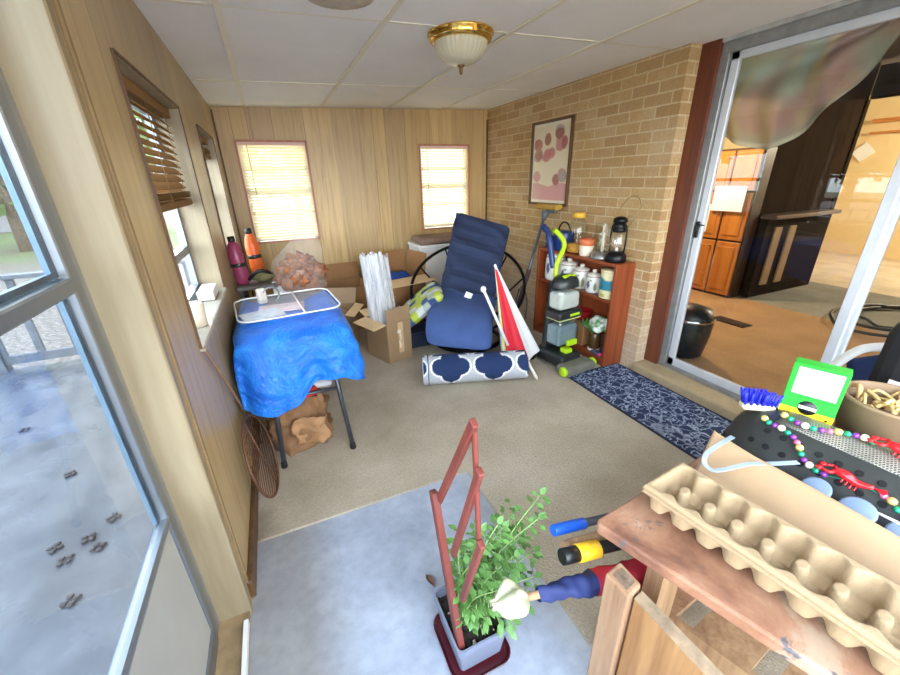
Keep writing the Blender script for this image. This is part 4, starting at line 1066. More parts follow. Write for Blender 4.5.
m = MB(); m.ball((1.0, 3.56, .46), .13, 3, (1.2, .9, .8), disp=.05, ds=10); tag(m.build('blue_cloth', pm('royal_blue_cloth', (30, 70, 150), .8)), 'crumpled blue cloth in the largest cardboard box', 'cloth')
m = MB(); m.ball((.34, 3.29, .28), .12, 3, (1.1, 1, .7), disp=.05, ds=12); tag(m.build('packing_paper', pm('kraft_crumple', (178, 148, 116), .8)), 'crumpled packing paper inside left cardboard box', 'paper')
r = thing('low_crate', 'dark blue crate on floor behind front cardboard box', 'crate', (1.02, 3.05, 0))
m = MB(); m.box((1.02, 3.06, .07), (.26, .20, .135), bev=.01); m.build('body', pm('navy_crate', (28, 40, 66), .6), r)
m = MB(); m.box((1.02, 3.06, .142), (.27, .21, .016), bev=.004); m.build('rim', pm('navy_crate_rim', (34, 48, 76), .6), r)

# ---------------------------------------------------------------- folding table under a blue tarp
TX0, TX1, TY0, TY1, TZ = -.265, .255, 1.93, 2.70, .70
r = thing('folding_table', 'folding table with grey metal legs under blue tarp', 'table', ((TX0+TX1)/2, (TY0+TY1)/2, 0))
m = MB(); m.box(((TX0+TX1)/2, (TY0+TY1)/2, TZ-.018), (TX1-TX0, TY1-TY0, .028), bev=.008); m.build('tabletop', pm('grey_tabletop', (150, 150, 152), .5), r)
M_leg = pm('grey_leg_metal', (84, 88, 96), .35, .6)
for x, xb in ((-.14, -.166), (.15, .19)):
    for y, yb in ((2.03, 1.825), (2.58, 2.70)):
        m = MB(); m.tube([(x, y, TZ-.03), (xb, yb, .014)], .0125, 10); lg = m.build('leg', M_leg, r)
        m = MB(); m.lathe([(.016, 0), (.017, .006), (.015, .03), (.013, .034)], (xb, yb, .0025), 12); m.build('foot_cap', M_black, lg)
m = MB(); m.tube([(-.152, 1.93, .34), (.17, 1.93, .34)], .009, 8); m.tube([(-.152, 2.64, .34), (.17, 2.64, .34)], .009, 8); m.build('crossbar', M_leg, r)
# tarp
def tarpm():
    t = NT('blue_tarp'); v = t.coord(); n = t.noise(v, 7, 5, .6, .8); n2 = t.noise(v, 22, 4, .6, 1.5)
    col = t.ramp(n, [(.3, lin((14, 96, 208))), (.65, lin((40, 140, 240)))])
    return t.done(t.bsdf(col, .36, 0, t.bump(t.math('ADD', n, t.math('MULTIPLY', n2, .5)), .7, .03)))
M_tarp = tarpm()
path = smooth([(TX0-.004, 2.66, 0), (TX0-.006, 2.3, 0), (TX0-.006, 1.96, 0), (-.22, 1.885, 0), (-.08, 1.875, 0), (.08, 1.875, 0), (.22, 1.885, 0), (.258, 1.95, 0), (.262, 2.2, 0), (.264, 2.45, 0), (.262, 2.68, 0)], 8)
hems = [(.0, .50), (.12, .45), (.2, .41), (.30, .36), (.36, .335), (.42, .37), (.50, .465), (.56, .48), (.61, .42), (.68, .37), (.74, .39), (.8, .43), (.9, .48), (1, .52)]
def hem_z(u):
    for (a, za), (b, zb) in zip(hems, hems[1:]):
        if a <= u <= b: k = (u-a)/(b-a); k = k*k*(3-2*k); return za+(zb-za)*k
    return .5
PN = len(path)
TC = V(((TX0+TX1)/2, 2.30, 0))
def skirt(u, v):
    i = min(int(u*(PN-1)+.5), PN-1); p = path[i]; t_ = (path[min(i+1, PN-1)]-path[max(i-1, 0)]).normalized(); nn = V((t_.y, -t_.x, 0))
    if (p+nn*.01-TC).length < (p-TC).length: nn = -nn
    left = i < PN*.24; k0 = .30
    if v < k0:
        k = v/k0; q = TC+(p-TC)*(.02+.98*k); z = TZ+.006+.005*max(0, noise.noise(V((q.x*7, q.y*7, 2))))-.018*max(0, (k-.86)/.14)**2
        return (max(q.x, XL+.012), q.y, z)
    v2 = (v-k0)/(1-k0)
    z = TZ-.012+(hem_z(u)-TZ+.012)*v2
    fold = (.026*math.sin(u*34+1.0)+.016*math.sin(u*57+2))*v2**.8*(1 if u < .66 else .6)
    crease = .030*abs(noise.noise(V((u*5+2, v2*2.2+u*3, 9))))+.016*abs(noise.noise(V((u*13, v2*5-u*6, 3))))
    bul = (.050*math.sin(min(1, v2*1.3)*PI*.6)+.03*v2)*(1 if u < .62 else max(.35, 1-(u-.62)*5))
    q = p+nn*(.008+bul+fold+crease*min(1, v2*3)) if not left else p+nn*(.008*v2)
    return (max(q.x, XL+.022), q.y, z)
m = MB(); m.sheet(skirt, (PN-1), 56)
tag(m.build('blue_tarp', M_tarp, solid=.002, sub=1), 'bright blue plastic tarp draped over folding table', 'tarp')
# wire-rimmed clear lid with papers
r = thing('clear_lid', 'large clear plastic lid with white rim on blue tarp', 'lid', (-.0, 2.32, TZ+.02))
def lidpt(x, y): 
    a = math.radians(6); return V((-.005+x*math.cos(a)-y*math.sin(a), 2.275+x*math.sin(a)+y*math.cos(a), TZ+.036+.05*(y+.2)))
rp = [lidpt(x, y) for x, y in rrect(.52, .40, .07)]
m = MB(); m.tube(rp, .0045, 8, closed=True); m.build('rim', M_white, r)
m = MB(); m.tube([lidpt(.06, -.2), lidpt(.06, .2)], .005, 8); m.build('divider', pm('pink_white_rod', (232, 206, 206), .4), r)
m = MB(); m.sheet(lambda u, v: lidpt((u-.5)*.50, (v-.5)*.38)+V((0, 0, -.010+.004*math.sin(u*12))), 20, 16); m.build('film', film('lid_film', (226, 234, 244), .18, .12, .4, 20), r)
m = MB(); m.box(lidpt(-.14, -.06)+V((0, 0, -.019)), (.20, .16, .004), .3); tag(m.build('paper_sheet', pm('grey_white_sheet', (214, 216, 218), .6, var=.2, vs=30)), 'white paper at left under clear lid on blue tarp', 'paper')
m = MB(); m.box(lidpt(-.03, .02)+V((0, 0, -.024)), (.24, .15, .004), -.05); tag(m.build('magazine', pm('pink_white_page', (230, 204, 200), .5, var=.25, vs=16)), 'pinkish magazine page in the middle under clear lid', 'magazine')
r = thing('metal_clamp', 'small metal clamp standing at back edge of clear lid', 'clamp', (-.13, 2.44, TZ+.02))
q = V((-.135, 2.455, TZ+.012))
m = MB(); m.box(q+V((0, 0, .05)), (.05, .04, .09), .5, bev=.008); m.build('body', pm('cream_plastic', (222, 212, 196), .5), r)
m = MB(); m.tube(arc(q+V((.05, 0, .05)), .045, -60, 150, 12, (1, .3, 0), (0, 0, 1)), .006, 8); m.build('spring_arm', M_alud, r)
# paper bag and things under the table
r = thing('paper_bag', 'crumpled brown paper bag under the tarp table', 'bag', (-.06, 2.02, 0))
def pbag(u, v):
    a = 2*PI*u; c, s = math.cos(a), math.sin(a); rx = .155*(abs(c)**.55)*(1 if c > 0 else -1); ry = .125*(abs(s)**.55)*(1 if s > 0 else -1)
    k = 1-.15*v; n = .024*noise.noise(V((c*2.4, s*2.4, v*4.2)))+.012*noise.noise(V((c*7, s*7, v*9)))
    return (-.055+rx*k+n*c*2, 2.05+ry*k+n*s*2, .004+.30*v+n*.5*(v > .05))
m = MB(); m.sheet(pbag, 64, 26, cu=True); m.lathe([(.001, 0), (.12, 0)], (-.055, 2.05, .004), 24, cap=False); m.build('bag', pm('kraft_paper', (140, 102, 68), .8, var=.18, vs=9, bump=.5, bs=26), r)
m = MB()
m.sheet(lambda u, v: (-.005+(u-.5)*.17+.012*math.sin(v*7), 1.905+.02*math.sin(u*6)+.025*noise.noise(V((u*6, v*6, 3))), .05+.16*v), 14, 14); m.build('crumpled_flap', pm('light_kraft', (176, 134, 94), .8, var=.12, bump=.5, bs=30), r, solid=.002)
r = thing('red_carton', 'red and white package on top of brown paper bag', 'package', (.0, 2.05, .30))
m = MB(); m.box((-.03, 1.99, .335), (.16, .12, .05), .25, bev=.006); m.build('box', pm('red_print', (196, 44, 40), .5, var=.3, vs=30), r)
m = MB(); m.box((-.03, 1.99, .362), (.10, .06, .003), .25); m.build('label', M_paper, r)
m = MB(); m.ball((.085, 2.02, .345), .05, 2, (1.5, 1, .7), disp=.02, ds=20); tag(m.build('white_package', pm('white_wrap', (206, 204, 206), .5)), 'white wrapped package beside the red package under table', 'package')
# little shelf table in the corner
r = thing('side_table', 'narrow dark grey side table in left corner behind blue tarp', 'table', (-.17, 3.0, 0))
m = MB(); m.box((-.165, 2.98, .742), (.25, .42, .03), bev=.006); m.build('tabletop', pm('dark_grey_board', (104, 98, 96), .4), r)
for x in (-.27, -.06):
    for y in (2.80, 3.16):
        m = MB(); m.box((x, y, .366), (.028, .028, .722)); m.build('leg', pm('dark_leg', (70, 60, 54), .5), r)
def bottle(x, y, h, rgb, lb, z=.758, lean=0):
    r = thing('sports_bottle', lb, 'bottle', (x, y, z), 0, 'bottles on the corner table')
    R = rotm('Y', lean)
    m = MB(); m.lathe([(.028, 0), (.04, .01), (.046, h*.18), (.042, h*.40), (.047, h*.62), (.034, h*.82), (.02, h*.9)], (x, y, z), 24, R); m.build('body', pm('bottle_%d' % rgb[0], rgb, .35, var=.08), r)
    m = MB(); m.lathe([(.021, h*.895), (.022, h*.9), (.021, h), (.001, h+.002)], (x, y, z), 16, R); m.build('cap', M_black, r)
    m = MB(); m.lathe([(.043, h*.38), (.046, h*.39), (.046, h*.45), (.043, h*.46)], (x, y, z), 24, R, cap=False); m.build('strap', M_dk, r)
bottle(-.245, 2.86, .31, (154, 62, 96), 'magenta pink bottle with dark cap on corner table by left window', lean=-3)
bottle(-.155, 3.10, .33, (232, 104, 40), 'bright orange bottle with black cap on corner table', lean=-2)
r = thing('fabric_pouch', 'olive pouch with black strap lying on corner side table', 'pouch', (-.13, 2.88, .757))
m = MB(); m.ball((-.12, 2.88, .79), .05, 3, (1.7, 1.0, .6), disp=.012, ds=20); m.build('pouch', pm('olive_cloth', (120, 112, 74), .85), r)
m = MB(); m.tube(smooth([(-.21, 2.84, .785), (-.15, 2.83, .835), (-.09, 2.85, .825), (-.04, 2.88, .78)], 5), .012, 8); m.build('strap', M_black, r)
r = thing('paper_label', 'white folded paper hanging off end of corner table', 'paper', (-.03, 2.80, .757))
m = MB(); m.sheet(lambda u, v: (-.075+.10*u, 2.80-.025*math.sin(v*PI/2), .764-.085*v if v > .3 else .764-.01*v), 6, 10); m.build('sheet', M_paper, r, solid=.002)
# clear bag of brown snacks
r = thing('snack_bag', 'clear plastic bag of orange-brown snacks on back of table', 'bag', (.11, 2.74, TZ))
M_chip = pm('orange_brown_snack', (150, 86, 42), .6, var=.5, vs=24, bump=.6, bs=60)
m = MB(); rn = random.Random(5)
for k in range(15):
    a = rn.uniform(0, 2*PI); rr = .105*rn.random()**.5; z = TZ+.09+.13*rn.random()*(1-rr*4)
    m.ball((.11+rr*math.cos(a)*1.1, 2.76+rr*math.sin(a)*.7, z), rn.uniform(.045, .065), 3, (1, .8, .8), rotm('X', rn.uniform(0, 180)), .05, 48)
m.box((.10, 2.76, TZ+.055), (.24, .14, .10), bev=.03, seg=2)
m.build('snacks', M_chip, r, kind='stuff')
def sbag(u, v):
    a = 2*PI*u; c, s = math.cos(a), math.sin(a)
    w = 1-.72*max(0, (v-.5)/.5)**1.2; n = .014*noise.noise(V((c*3, s*3, v*7)))
    dx = .12*max(0, v-.45)
    return (.105+(.165*w+n)*c+dx, 2.76+(.105*w+n)*s, TZ+.012+.38*v*(1+.1*c*v))
m = MB(); m.sheet(sbag, 48, 24, cu=True); m.build('film', film('clear_bag_film', (222, 214, 204), .17, .1, .6, 16), r)

# wire grille leaning on the wall
r = thing('fan_grille', 'round rusty wire fan grille leaning on left wall', 'grille', (-.24, 1.66, 0))
gb, gt = V((-.205, 1.60, .010)), V((-.28, 1.76, .385))
gu = V((.20, .93, -.05)); ga = (gt-gb).normalized(); gu = V((.10, 1, 0)); ga = (V((-.075, 0, .40))).normalized(); gu = (gu-ga*gu.dot(ga)).normalized(); gc = V((-.237, 1.69, .205)); GR = .195
M_rust = pm('rusty_wire', (112, 78, 58), .6, .4, .25)
m = MB(); m.tube([gc+GR*(math.cos(a)*gu+math.sin(a)*ga) for a in [2*PI*k/48 for k in range(48)]], .006, 8, closed=True); m.build('rim', M_rust, r)
m = MB()
for k in range(1, 24):
    o = -GR+2*GR*k/24; hw = math.sqrt(max(0, GR*GR-o*o)); m.tube([gc+gu*o*0+ga*o-gu*hw, gc+ga*o+gu*hw], .0022, 5)
m.tube([gc-ga*GR, gc+ga*GR], .004, 6); m.build('wires', M_rust, r)
# thin rod leaning under the window
m = MB(); m.tube([(-.296, 1.47, .855), (-.288, 1.80, .45), (-.278, 2.08, .012)], .006, 8); tag(m.build('thin_rod', pm('brown_rod', (126, 96, 70), .5)), 'thin brown rod slanting down left wall below window', 'rod')
# things on the sill
r = thing('paper_roll', 'short cream paper roll standing on nearest window sill', 'roll', (-.355, 1.80, .862))
m = MB(); m.lathe([(.030, 0), (.046, .0), (.048, .085), (.040, .09), (.028, .088), (.026, .02)], (-.352, 1.72, .861), 24); m.build('roll', pm('cream_roll', (232, 222, 202), .7), r)
m = MB(); m.box((-.352, 2.18, .885), (.07, .18, .045), bev=.004); tag(m.build('sill_box', pm('white_carton', (236, 230, 222), .6)), 'flat white carton on sill of nearest left window', 'box')

# ---------------------------------------------------------------- planter with trellis
r = thing('planter', 'small grey planter with leafy seedling near photo bottom', 'planter', (.35, .70, .014))
px0, px1, py0, py1, pzt = .262, .432, .598, .800, .142
M_plant = pm('blue_grey_plastic', (118, 124, 142), .45, var=.06)
cx, cy = (px0+px1)/2, (py0+py1)/2; wx, wy = px1-px0, py1-py0
def loop(sx_, sy_, z): return [(cx+x*sx_, cy+y*sy_, z) for x, y in rrect(wx, wy, .014, 3)]
m = MB(); L_ = [loop(.01, .01, .016), loop(.80, .82, .016), loop(.82, .84, .02), loop(.94, .95, pzt-.022), loop(1, 1, pzt-.02), loop(1, 1, pzt), loop(.93, .94, pzt), loop(.88, .9, pzt-.03), loop(.86, .88, pzt-.05)]
rings = [[m.bm.verts.new(V(p)) for p in l] for l in L_]
for a, b in zip(rings, rings[1:]):
    for k in range(len(a)): m.bm.faces.new((a[k], a[(k+1) % len(a)], b[(k+1) % len(a)], b[k]))
m.build('pot', M_plant, r)
m = MB(); m.sheet(lambda u, v: (cx+(u-.5)*wx*.88, cy+(v-.5)*wy*.90, pzt-.032+.012*noise.noise(V((u*14, v*14, 1)))), 40, 40)
rn = random.Random(3)
m.build('soil', pm('dark_soil', (46, 38, 32), .95, var=.6, vs=60, bump=.9, bs=120), r)
m = MB()
for k in range(30): m.ball((cx+rn.uniform(-.06, .06), cy+rn.uniform(-.085, .05), pzt-.024), rn.uniform(.003, .007), 1, (1, .8, .7))
m.build('perlite', pm('pale_pebble', (196, 176, 150), .8, var=.2), r, kind='stuff')
# trellis
M_tre = wood('red_stained_lath', (122, 56, 46), (94, 40, 33), 'Z', 20, .5)
tx = .278
tr_ = thing('trellis', 'red stained folding wooden trellis stuck in planter', 'trellis', (tx, .65, pzt-.04))
def lath(a, b, o, w=.024, t=.013):
    m = MB(); m.bar((tx+o, a[0], a[1]), (tx+o, b[0], b[1]), w, t, (1, 0, 0), .002); m.build('lath', M_tre, tr_)
lath((.630, .118), (.792, .56), .004, .030, .020)
lath((.785, .525), (.566, .93), .016, .022, .014)
lath((.575, .925), (.548, .58), .020, .012, .010)
lath((.540, .83), (.690, .42), .016, .020, .013)
lath((.535, .63), (.640, .30), .018, .020, .013)
# plant
M_leaf = pm('pale_green_leaf', (96, 138, 70), .45, var=.35, vs=18)
M_stem = pm('green_stem', (120, 150, 84), .6)
pl = thing('leafy_plant', 'bushy pale green plant growing in the small grey planter', 'plant', (.36, .69, pzt-.03))
ms = MB(); ml = MB(); rn = random.Random(11)
tips = [(.40, .72, .42), (.47, .72, .40), (.52, .70, .36), (.46, .66, .28), (.40, .64, .24), (.55, .66, .46), (.585, .70, .50), (.42, .76, .36), (.50, .62, .22), (.36, .70, .34), (.44, .70, .45), (.52, .74, .42), (.36, .63, .19), (.44, .60, .17), (.56, .68, .30), (.48, .68, .33), (.42, .68, .31), (.54, .64, .25), (.34, .74, .42), (.38, .76, .30), (.33, .69, .30), (.46, .64, .38), (.40, .62, .30)]
def leaf(c, d, n, s):
    d = d.normalized(); n = (n-d*n.dot(d)).normalized(); w = d.cross(n)
    pr = [(0, 0), (.25, .26), (.5, .32), (.75, .19), (1, 0)]
    Lp = [c+d*s*a+w*s*b-n*s*.16*a*a for a, b in pr]; Rp = [c+d*s*a-w*s*b-n*s*.16*a*a for a, b in pr]; Cp = [c+d*s*a+n*(-.05*s)-n*s*.16*a*a for a, b in pr]
    vL = [ml.bm.verts.new(p) for p in Lp[1:4]]; vR = [ml.bm.verts.new(p) for p in Rp[1:4]]; vC = [ml.bm.verts.new(p) for p in Cp]
    F = ml.bm.faces.new
    fs = [F((vC[0], vL[0], vC[1])), F((vC[0], vC[1], vR[0])), F((vC[3], vL[2], vC[4])), F((vC[3], vC[4], vR[2]))]
    for k in (0, 1): fs += [F((vC[k+1], vL[k], vL[k+1], vC[k+2])), F((vC[k+1], vC[k+2], vR[k+1], vR[k]))]
    for f in fs: f.smooth = True
for i, tp_ in enumerate(tips):
    b = V((.345+.02*math.cos(i), .69+.025*math.sin(i*1.7), pzt-.03)); tpv = V(tp_); mid = (b+tpv)/2+V((-.03, .0, .05))
    pts = smooth([b, mid, tpv], 11); ms.tube(pts, .0022, 5)
    for k in range(4, len(pts)):
        for sg in (-1, 1):
            if rn.random() < .16: continue
            dirv = (pts[k]-pts[k-1]).normalized(); side = dirv.cross(V((0, 0, 1))).normalized()*sg
            st = pts[k]+side*rn.uniform(.005, .03)+V((rn.uniform(-.012, .012), rn.uniform(-.012, .012), rn.uniform(-.015, .012)))
            ms.tube([pts[k], st], .001, 4)
            leaf(st, side+dirv*.5+V((rn.uniform(-.4, .4), rn.uniform(-.4, .4), rn.uniform(-.5, .1))), V((rn.uniform(-.4, .4), rn.uniform(-.6, .2), 1)), rn.uniform(.018, .032))
    leaf(pts[-1], pts[-1]-pts[-3], V((0, -.3, 1)), .030)
ms.build('stems', M_stem, pl); ml.build('leaves', M_leaf, pl, fixn=False)
# saucer
m = MB(); sxy = [(x, y) for x, y in rrect(.200, .225, .045, 5)]
for z0_, sc0, z1_, sc1 in ((.0, .01, .0, .88), (.0, .88, .014, 1.0), (.014, 1.0, .016, .98), (.016, .98, .006, .9), (.006, .9, .006, .01)):
    A = [m.bm.verts.new(V((.35+x*sc0, .697+y*sc0, .0+z0_))) for x, y in sxy]; B = [m.bm.verts.new(V((.35+x*sc1, .697+y*sc1, z1_))) for x, y in sxy]
    for k in range(len(A)): m.bm.faces.new((A[k], A[(k+1) % len(A)], B[(k+1) % len(A)], B[k]))
bmesh.ops.translate(m.bm, verts=m.bm.verts, vec=(0, 0, -.008))
tag(m.build('saucer', pm('maroon_plastic', (72, 20, 30), .35)), 'rounded maroon saucer under the grey planter', 'saucer')
M_dl = pm('dry_leaf', (112, 78, 58), .7, var=.3)
for (x, y, a, lb) in ((.245, .70, .5, 'dry brown leaf on concrete left of the planter'), (.30, .93, 1.8, 'small dark dry leaf on concrete beyond planter')):
    m = MB()
    def lf(u, v, x=x, y=y, a=a):
        s = (u-.5)*.055; w = .011*math.sin(u*PI)**.8*(v-.5)*2
        return (x-.10*(lb.startswith('dry'))+s*math.cos(a)-w*math.sin(a), y-.06*(lb.startswith('dry'))+s*math.sin(a)+w*math.cos(a), -.006+.009*(2*(v-.5))**2+.006*math.sin(u*PI))
    m.sheet(lf, 10, 6); tag(m.build('fallen_leaf', M_dl, solid=.0006), lb, 'leaf', 'fallen leaves on concrete')

# ---------------------------------------------------------------- workbench and everything on it
BZ = .60
bu = V((.995, .102, 0)); bv = V((.302, -.953, 0))
B0 = V((.584, .496, 0))
def bp(a, b, z): return B0+bu*a+bv*b+V((0, 0, z))
def benchm():
    t = NT('worn_bench_paint'); v = t.coord(); n = t.noise(v, 5, 6, .65, .6); n2 = t.noise(v, 11, 5, .7, .4); n3 = t.noise(v, 60, 3)
    col = t.ramp(n, [(.30, lin((104, 68, 52))), (.44, lin((140, 98, 74))), (.54, lin((158, 118, 92))), (.60, lin((168, 142, 118))), (.70, lin((172, 150, 128)))])
    col = t.mix(t.ramp(n2, [(.60, (0, 0, 0)), (.66, (1, 1, 1))]), col, lin((86, 82, 84)))
    return t.done(t.bsdf(col, .6, 0, t.bump(n3, .15, .003)))
M_bench = benchm()
M_rough = wood('rough_weathered_wood', (196, 160, 118), (150, 112, 80), 'Z', 26, .7)
wb = thing('workbench', 'low wooden workbench with worn reddish paint', 'workbench', bp(.5, .3, 0))
m = MB(); poly = [bp(.012, 0, BZ-.032), bp(1.05, 0, BZ-.032), bp(.82, .75, BZ-.032), bp(0, .75, BZ-.032), bp(0, .012, BZ-.032)]
m.prism(poly, (0, 0, .032)); bmesh.ops.bevel(m.bm, geom=m.bm.edges[:], offset=.006, segments=2, affect='EDGES', profile=.5); m.build('top', M_bench, wb)
for a, b in ((.10, .125), (.96, .07), (.10, .68), (.76, .68)):
    m = MB(); m.box(bp(a, b, (BZ-.032)/2), (.05, .05, BZ-.034), -.2); m.build('leg', M_rough, wb)
m = MB()
for b in (.10, .26, .42, .58): m.prism([bp(.13, b-.06, .30), bp(.74, b-.06, .30), bp(.74, b+.06, .30), bp(.13, b+.06, .30)], (0, 0, .02))
m.build('lower_shelf', M_rough, wb)
m = MB(); m.prism([bp(.125, .04, .26), bp(.93, .04, .26), bp(.93, .06, .26), bp(.125, .06, .26)], (0, 0, .06)); m.prism([bp(.125, .04, .26), bp(.125, .72, .26), bp(.14, .72, .26), bp(.14, .04, .26)], (0, 0, .06)); m.build('apron', M_rough, wb)
# wooden crate corner in front of bench
cr = thing('wooden_crate', 'unpainted wooden crate frame standing left of workbench', 'crate', (.62, .36, 0))
M_post = wood('crate_post_wood', (172, 138, 106), (126, 90, 64), 'Z', 18, .6)
M_side = wood('crate_board_wood', (168, 126, 78), (126, 84, 46), 'Z', 20, .55)
PT = .535
m = MB(); m.prism([(.552, .415, .0), (.607, .424, .0), (.606, .362, .0), (.556, .352, .0)], (0, 0, PT)); bmesh.ops.bevel(m.bm, geom=m.bm.edges[:], offset=.005, segments=2, affect='EDGES', profile=.5); m.build('corner_post', M_post, cr)
m = MB(); m.prism([(.564, .404, PT), (.597, .410, PT), (.597, .372, PT), (.566, .366, PT)], (0, 0, .0012)); m.build('worn_post_end', pm('dark_worn_end', (112, 92, 74), .9, var=.5, vs=70, bump=.6), cr)
m = MB(); m.prism([(.572, .352, .06), (.600, .356, .06), (.612, .06, .06), (.584, .06, .06)], (0, 0, PT-.07)); bmesh.ops.bevel(m.bm, geom=m.bm.edges[:], offset=.004, segments=1, affect='EDGES', profile=.5); m.build('side_board', M_side, cr)
m = MB(); m.prism([(.5715, .350, PT-.011), (.6005, .354, PT-.011), (.6125, .06, PT-.011), (.5835, .06, PT-.011)], (0, 0, .003)); m.build('worn_edge', pm('whitish_worn_edge', (146, 124, 98), .8, var=.4, vs=24), cr)
m = MB(); m.prism([(.60, .395, .30), (.60, .37, .30), (.66, .372, .30), (.66, .40, .30)], (0, 0, .05)); m.build('cross_rail', M_rough, cr)
# tools lying on the lower shelf and sticking out
def stick(name, lb, cat, a, b, segs, grp=None):
    r = thing(name, lb, cat, V(a)*.5+V(b)*.5, 0, grp); a, b = V(a), V(b)
    for nm, f0, f1, rad, mt in segs:
        m = MB(); m.tube([a+(b-a)*f0, a+(b-a)*(f0+.02*(f1-f0)), a+(b-a)*(f1-.02*(f1-f0)), a+(b-a)*f1], [rad*.92, rad, rad, rad*.92], 16); m.build(nm, mt, r)
    return r
SZ = .32
stick('pipe_handle', 'bright blue round handle sticking out under workbench', 'handle', (.585, .632, .425), (1.15, .60, SZ+.016), [('grip', 0, .20, .0165, pm('blue_grip', (26, 92, 206), .35)), ('shaft', .19, 1, .012, pm('grey_shaft', (92, 96, 104), .4, .5))])
stick('tool_handle', 'yellow tool handle with black end under workbench edge', 'tool', (.545, .545, .44), (1.10, .50, SZ+.026), [('end_cap', 0, .09, .021, M_black), ('yellow_sleeve', .085, .21, .024, pm('signal_yellow', (238, 188, 40), .4)), ('shaft', .20, 1, .017, M_black)])
stick('wooden_stake', 'pale round wooden stake under the yellow handle', 'stake', (.59, .585, .40), (1.14, .55, SZ+.018), [('stake', 0, 1, .022, M_rough)])
fr_ = thing('rolled_flag', 'rolled navy and red cloth flag with crumpled pale tip', 'flag', (.55, .50, .42))
fa, fb = V((.425, .512, .405)), V((1.05, .40, SZ+.03))
fax = (fb-fa).normalized(); fx = fax.cross(up).normalized(); fy = fx.cross(fax)
def flagf(u0, u1, r0, r1):
    def f(u, v):
        s = u0+(u1-u0)*u; a = 2*PI*v; rr = r0+(r1-r0)*u+.0025*math.sin(a*3+s*40)+.0016*math.sin(s*110+a)
        return fa+(fb-fa)*s+rr*(math.cos(a)*fx+math.sin(a)*fy)
    return f
m = MB(); m.sheet(flagf(.03, .29, .016, .030), 30, 24, cv=True); m.build('navy_canton', pm('navy_flag_cloth', (30, 42, 92), .75, var=.15), fr_)
m = MB(); m.sheet(flagf(.28, 1.0, .031, .036), 30, 24, cv=True); m.build('red_stripes', pm('red_flag_cloth', (168, 30, 48), .75, var=.15), fr_)
m = MB(); m.tube([fa-fax*.03, fb], .0095, 10); m.build('pole', M_rough, fr_)
m = MB()
fc = fa-fax*.065
def crum(u, v):
    a = 2*PI*v; s = u; rr = (.012+.027*math.sin(min(1, s*1.15)*PI)**.7)*(1+.35*noise.noise(V((math.cos(a)*2.2, math.sin(a)*2.2, s*3)))+.18*math.sin(a*5+s*4))
    return fa-fax*(.01+.095*s)+rr*(math.cos(a)*fx+math.sin(a)*fy*.9)
m.sheet(crum, 24, 40, cv=True); m.build('pale_wrap', pm('pale_wrap', (166, 168, 136), .45, var=.12), fr_)
# egg tray
M_pulp = pm('moulded_pulp', (156, 133, 101), .9, var=.05, vs=30, bump=.35, bs=150)
E0 = V((.705, .475, BZ+.004)); eu = V((.985, .10, 0)).normalized(); ev = V((.13, -.99, 0)).normalized()
EW, EL, EH = .158, .565, .068
pu, pv = EW/2, .0565
def sst(a, b, x): x = max(0, min(1, (x-a)/(b-a))); return x*x*(3-2*x)
def eggf(u, v):
    x, y = u*EW, v*EL
    su = .5+.5*math.cos(2*PI*x/pu); sv = .5+.5*math.cos(2*PI*y/pv)
    z = .006+.018*max(su, sv)**2.5
    z += (.054-z)*sst(.50, .74, su*sv)
    e = min(min(x, EW-x)-.013*sv**1.5, min(y, EL-y))
    k = 1-sst(.010, .020, e)
    z += (EH-z)*k
    ee = min(x, EW-x, y, EL-y)
    if ee < .004: z = EH-.009*(1-max(0, ee)/.004)
    return E0+eu*x+ev*y+V((0, 0, z))
def eggtray(lb, dz):
    m = MB(); m.sheet(lambda u, v: eggf(u, v)+V((0, 0, dz)), 84, 260)
    tag(m.build('egg_tray', M_pulp, solid=.0028), lb, 'egg tray', 'stacked egg trays')
eggtray('lower long tan pulp egg tray, its rim showing below the upper one', 0)
eggtray('upper long tan pulp egg tray nested on top on workbench', .011)
# cardboard sheet between tray and shell
def cardf(u, v):
    # u along toward camera, v from tray side to raised side
    lo = V((.872, .475, BZ+.004)).lerp(V((.90, -.10, BZ+.004)), u)
    hi = V((1.0, .515, .712)).lerp(V((1.075, -.14, .66)), u**.8)
    if u < .10: hi = hi.lerp(V((1.005, .51, .722)), 1-u/.10)
    p = lo.lerp(hi, v); p.z += -.024*(v/.52 if v < .52 else (1-v)/.48)+.006*math.sin(u*5)*v
    if u < .02: p += (V((.91, .50, BZ+.02))-p)*0
    return p
m = MB(); m.sheet(cardf, 40, 24); tag(m.build('cardboard_sheet', M_card, solid=.005), 'bent tan cardboard sheet between egg tray and black shell', 'cardboard')
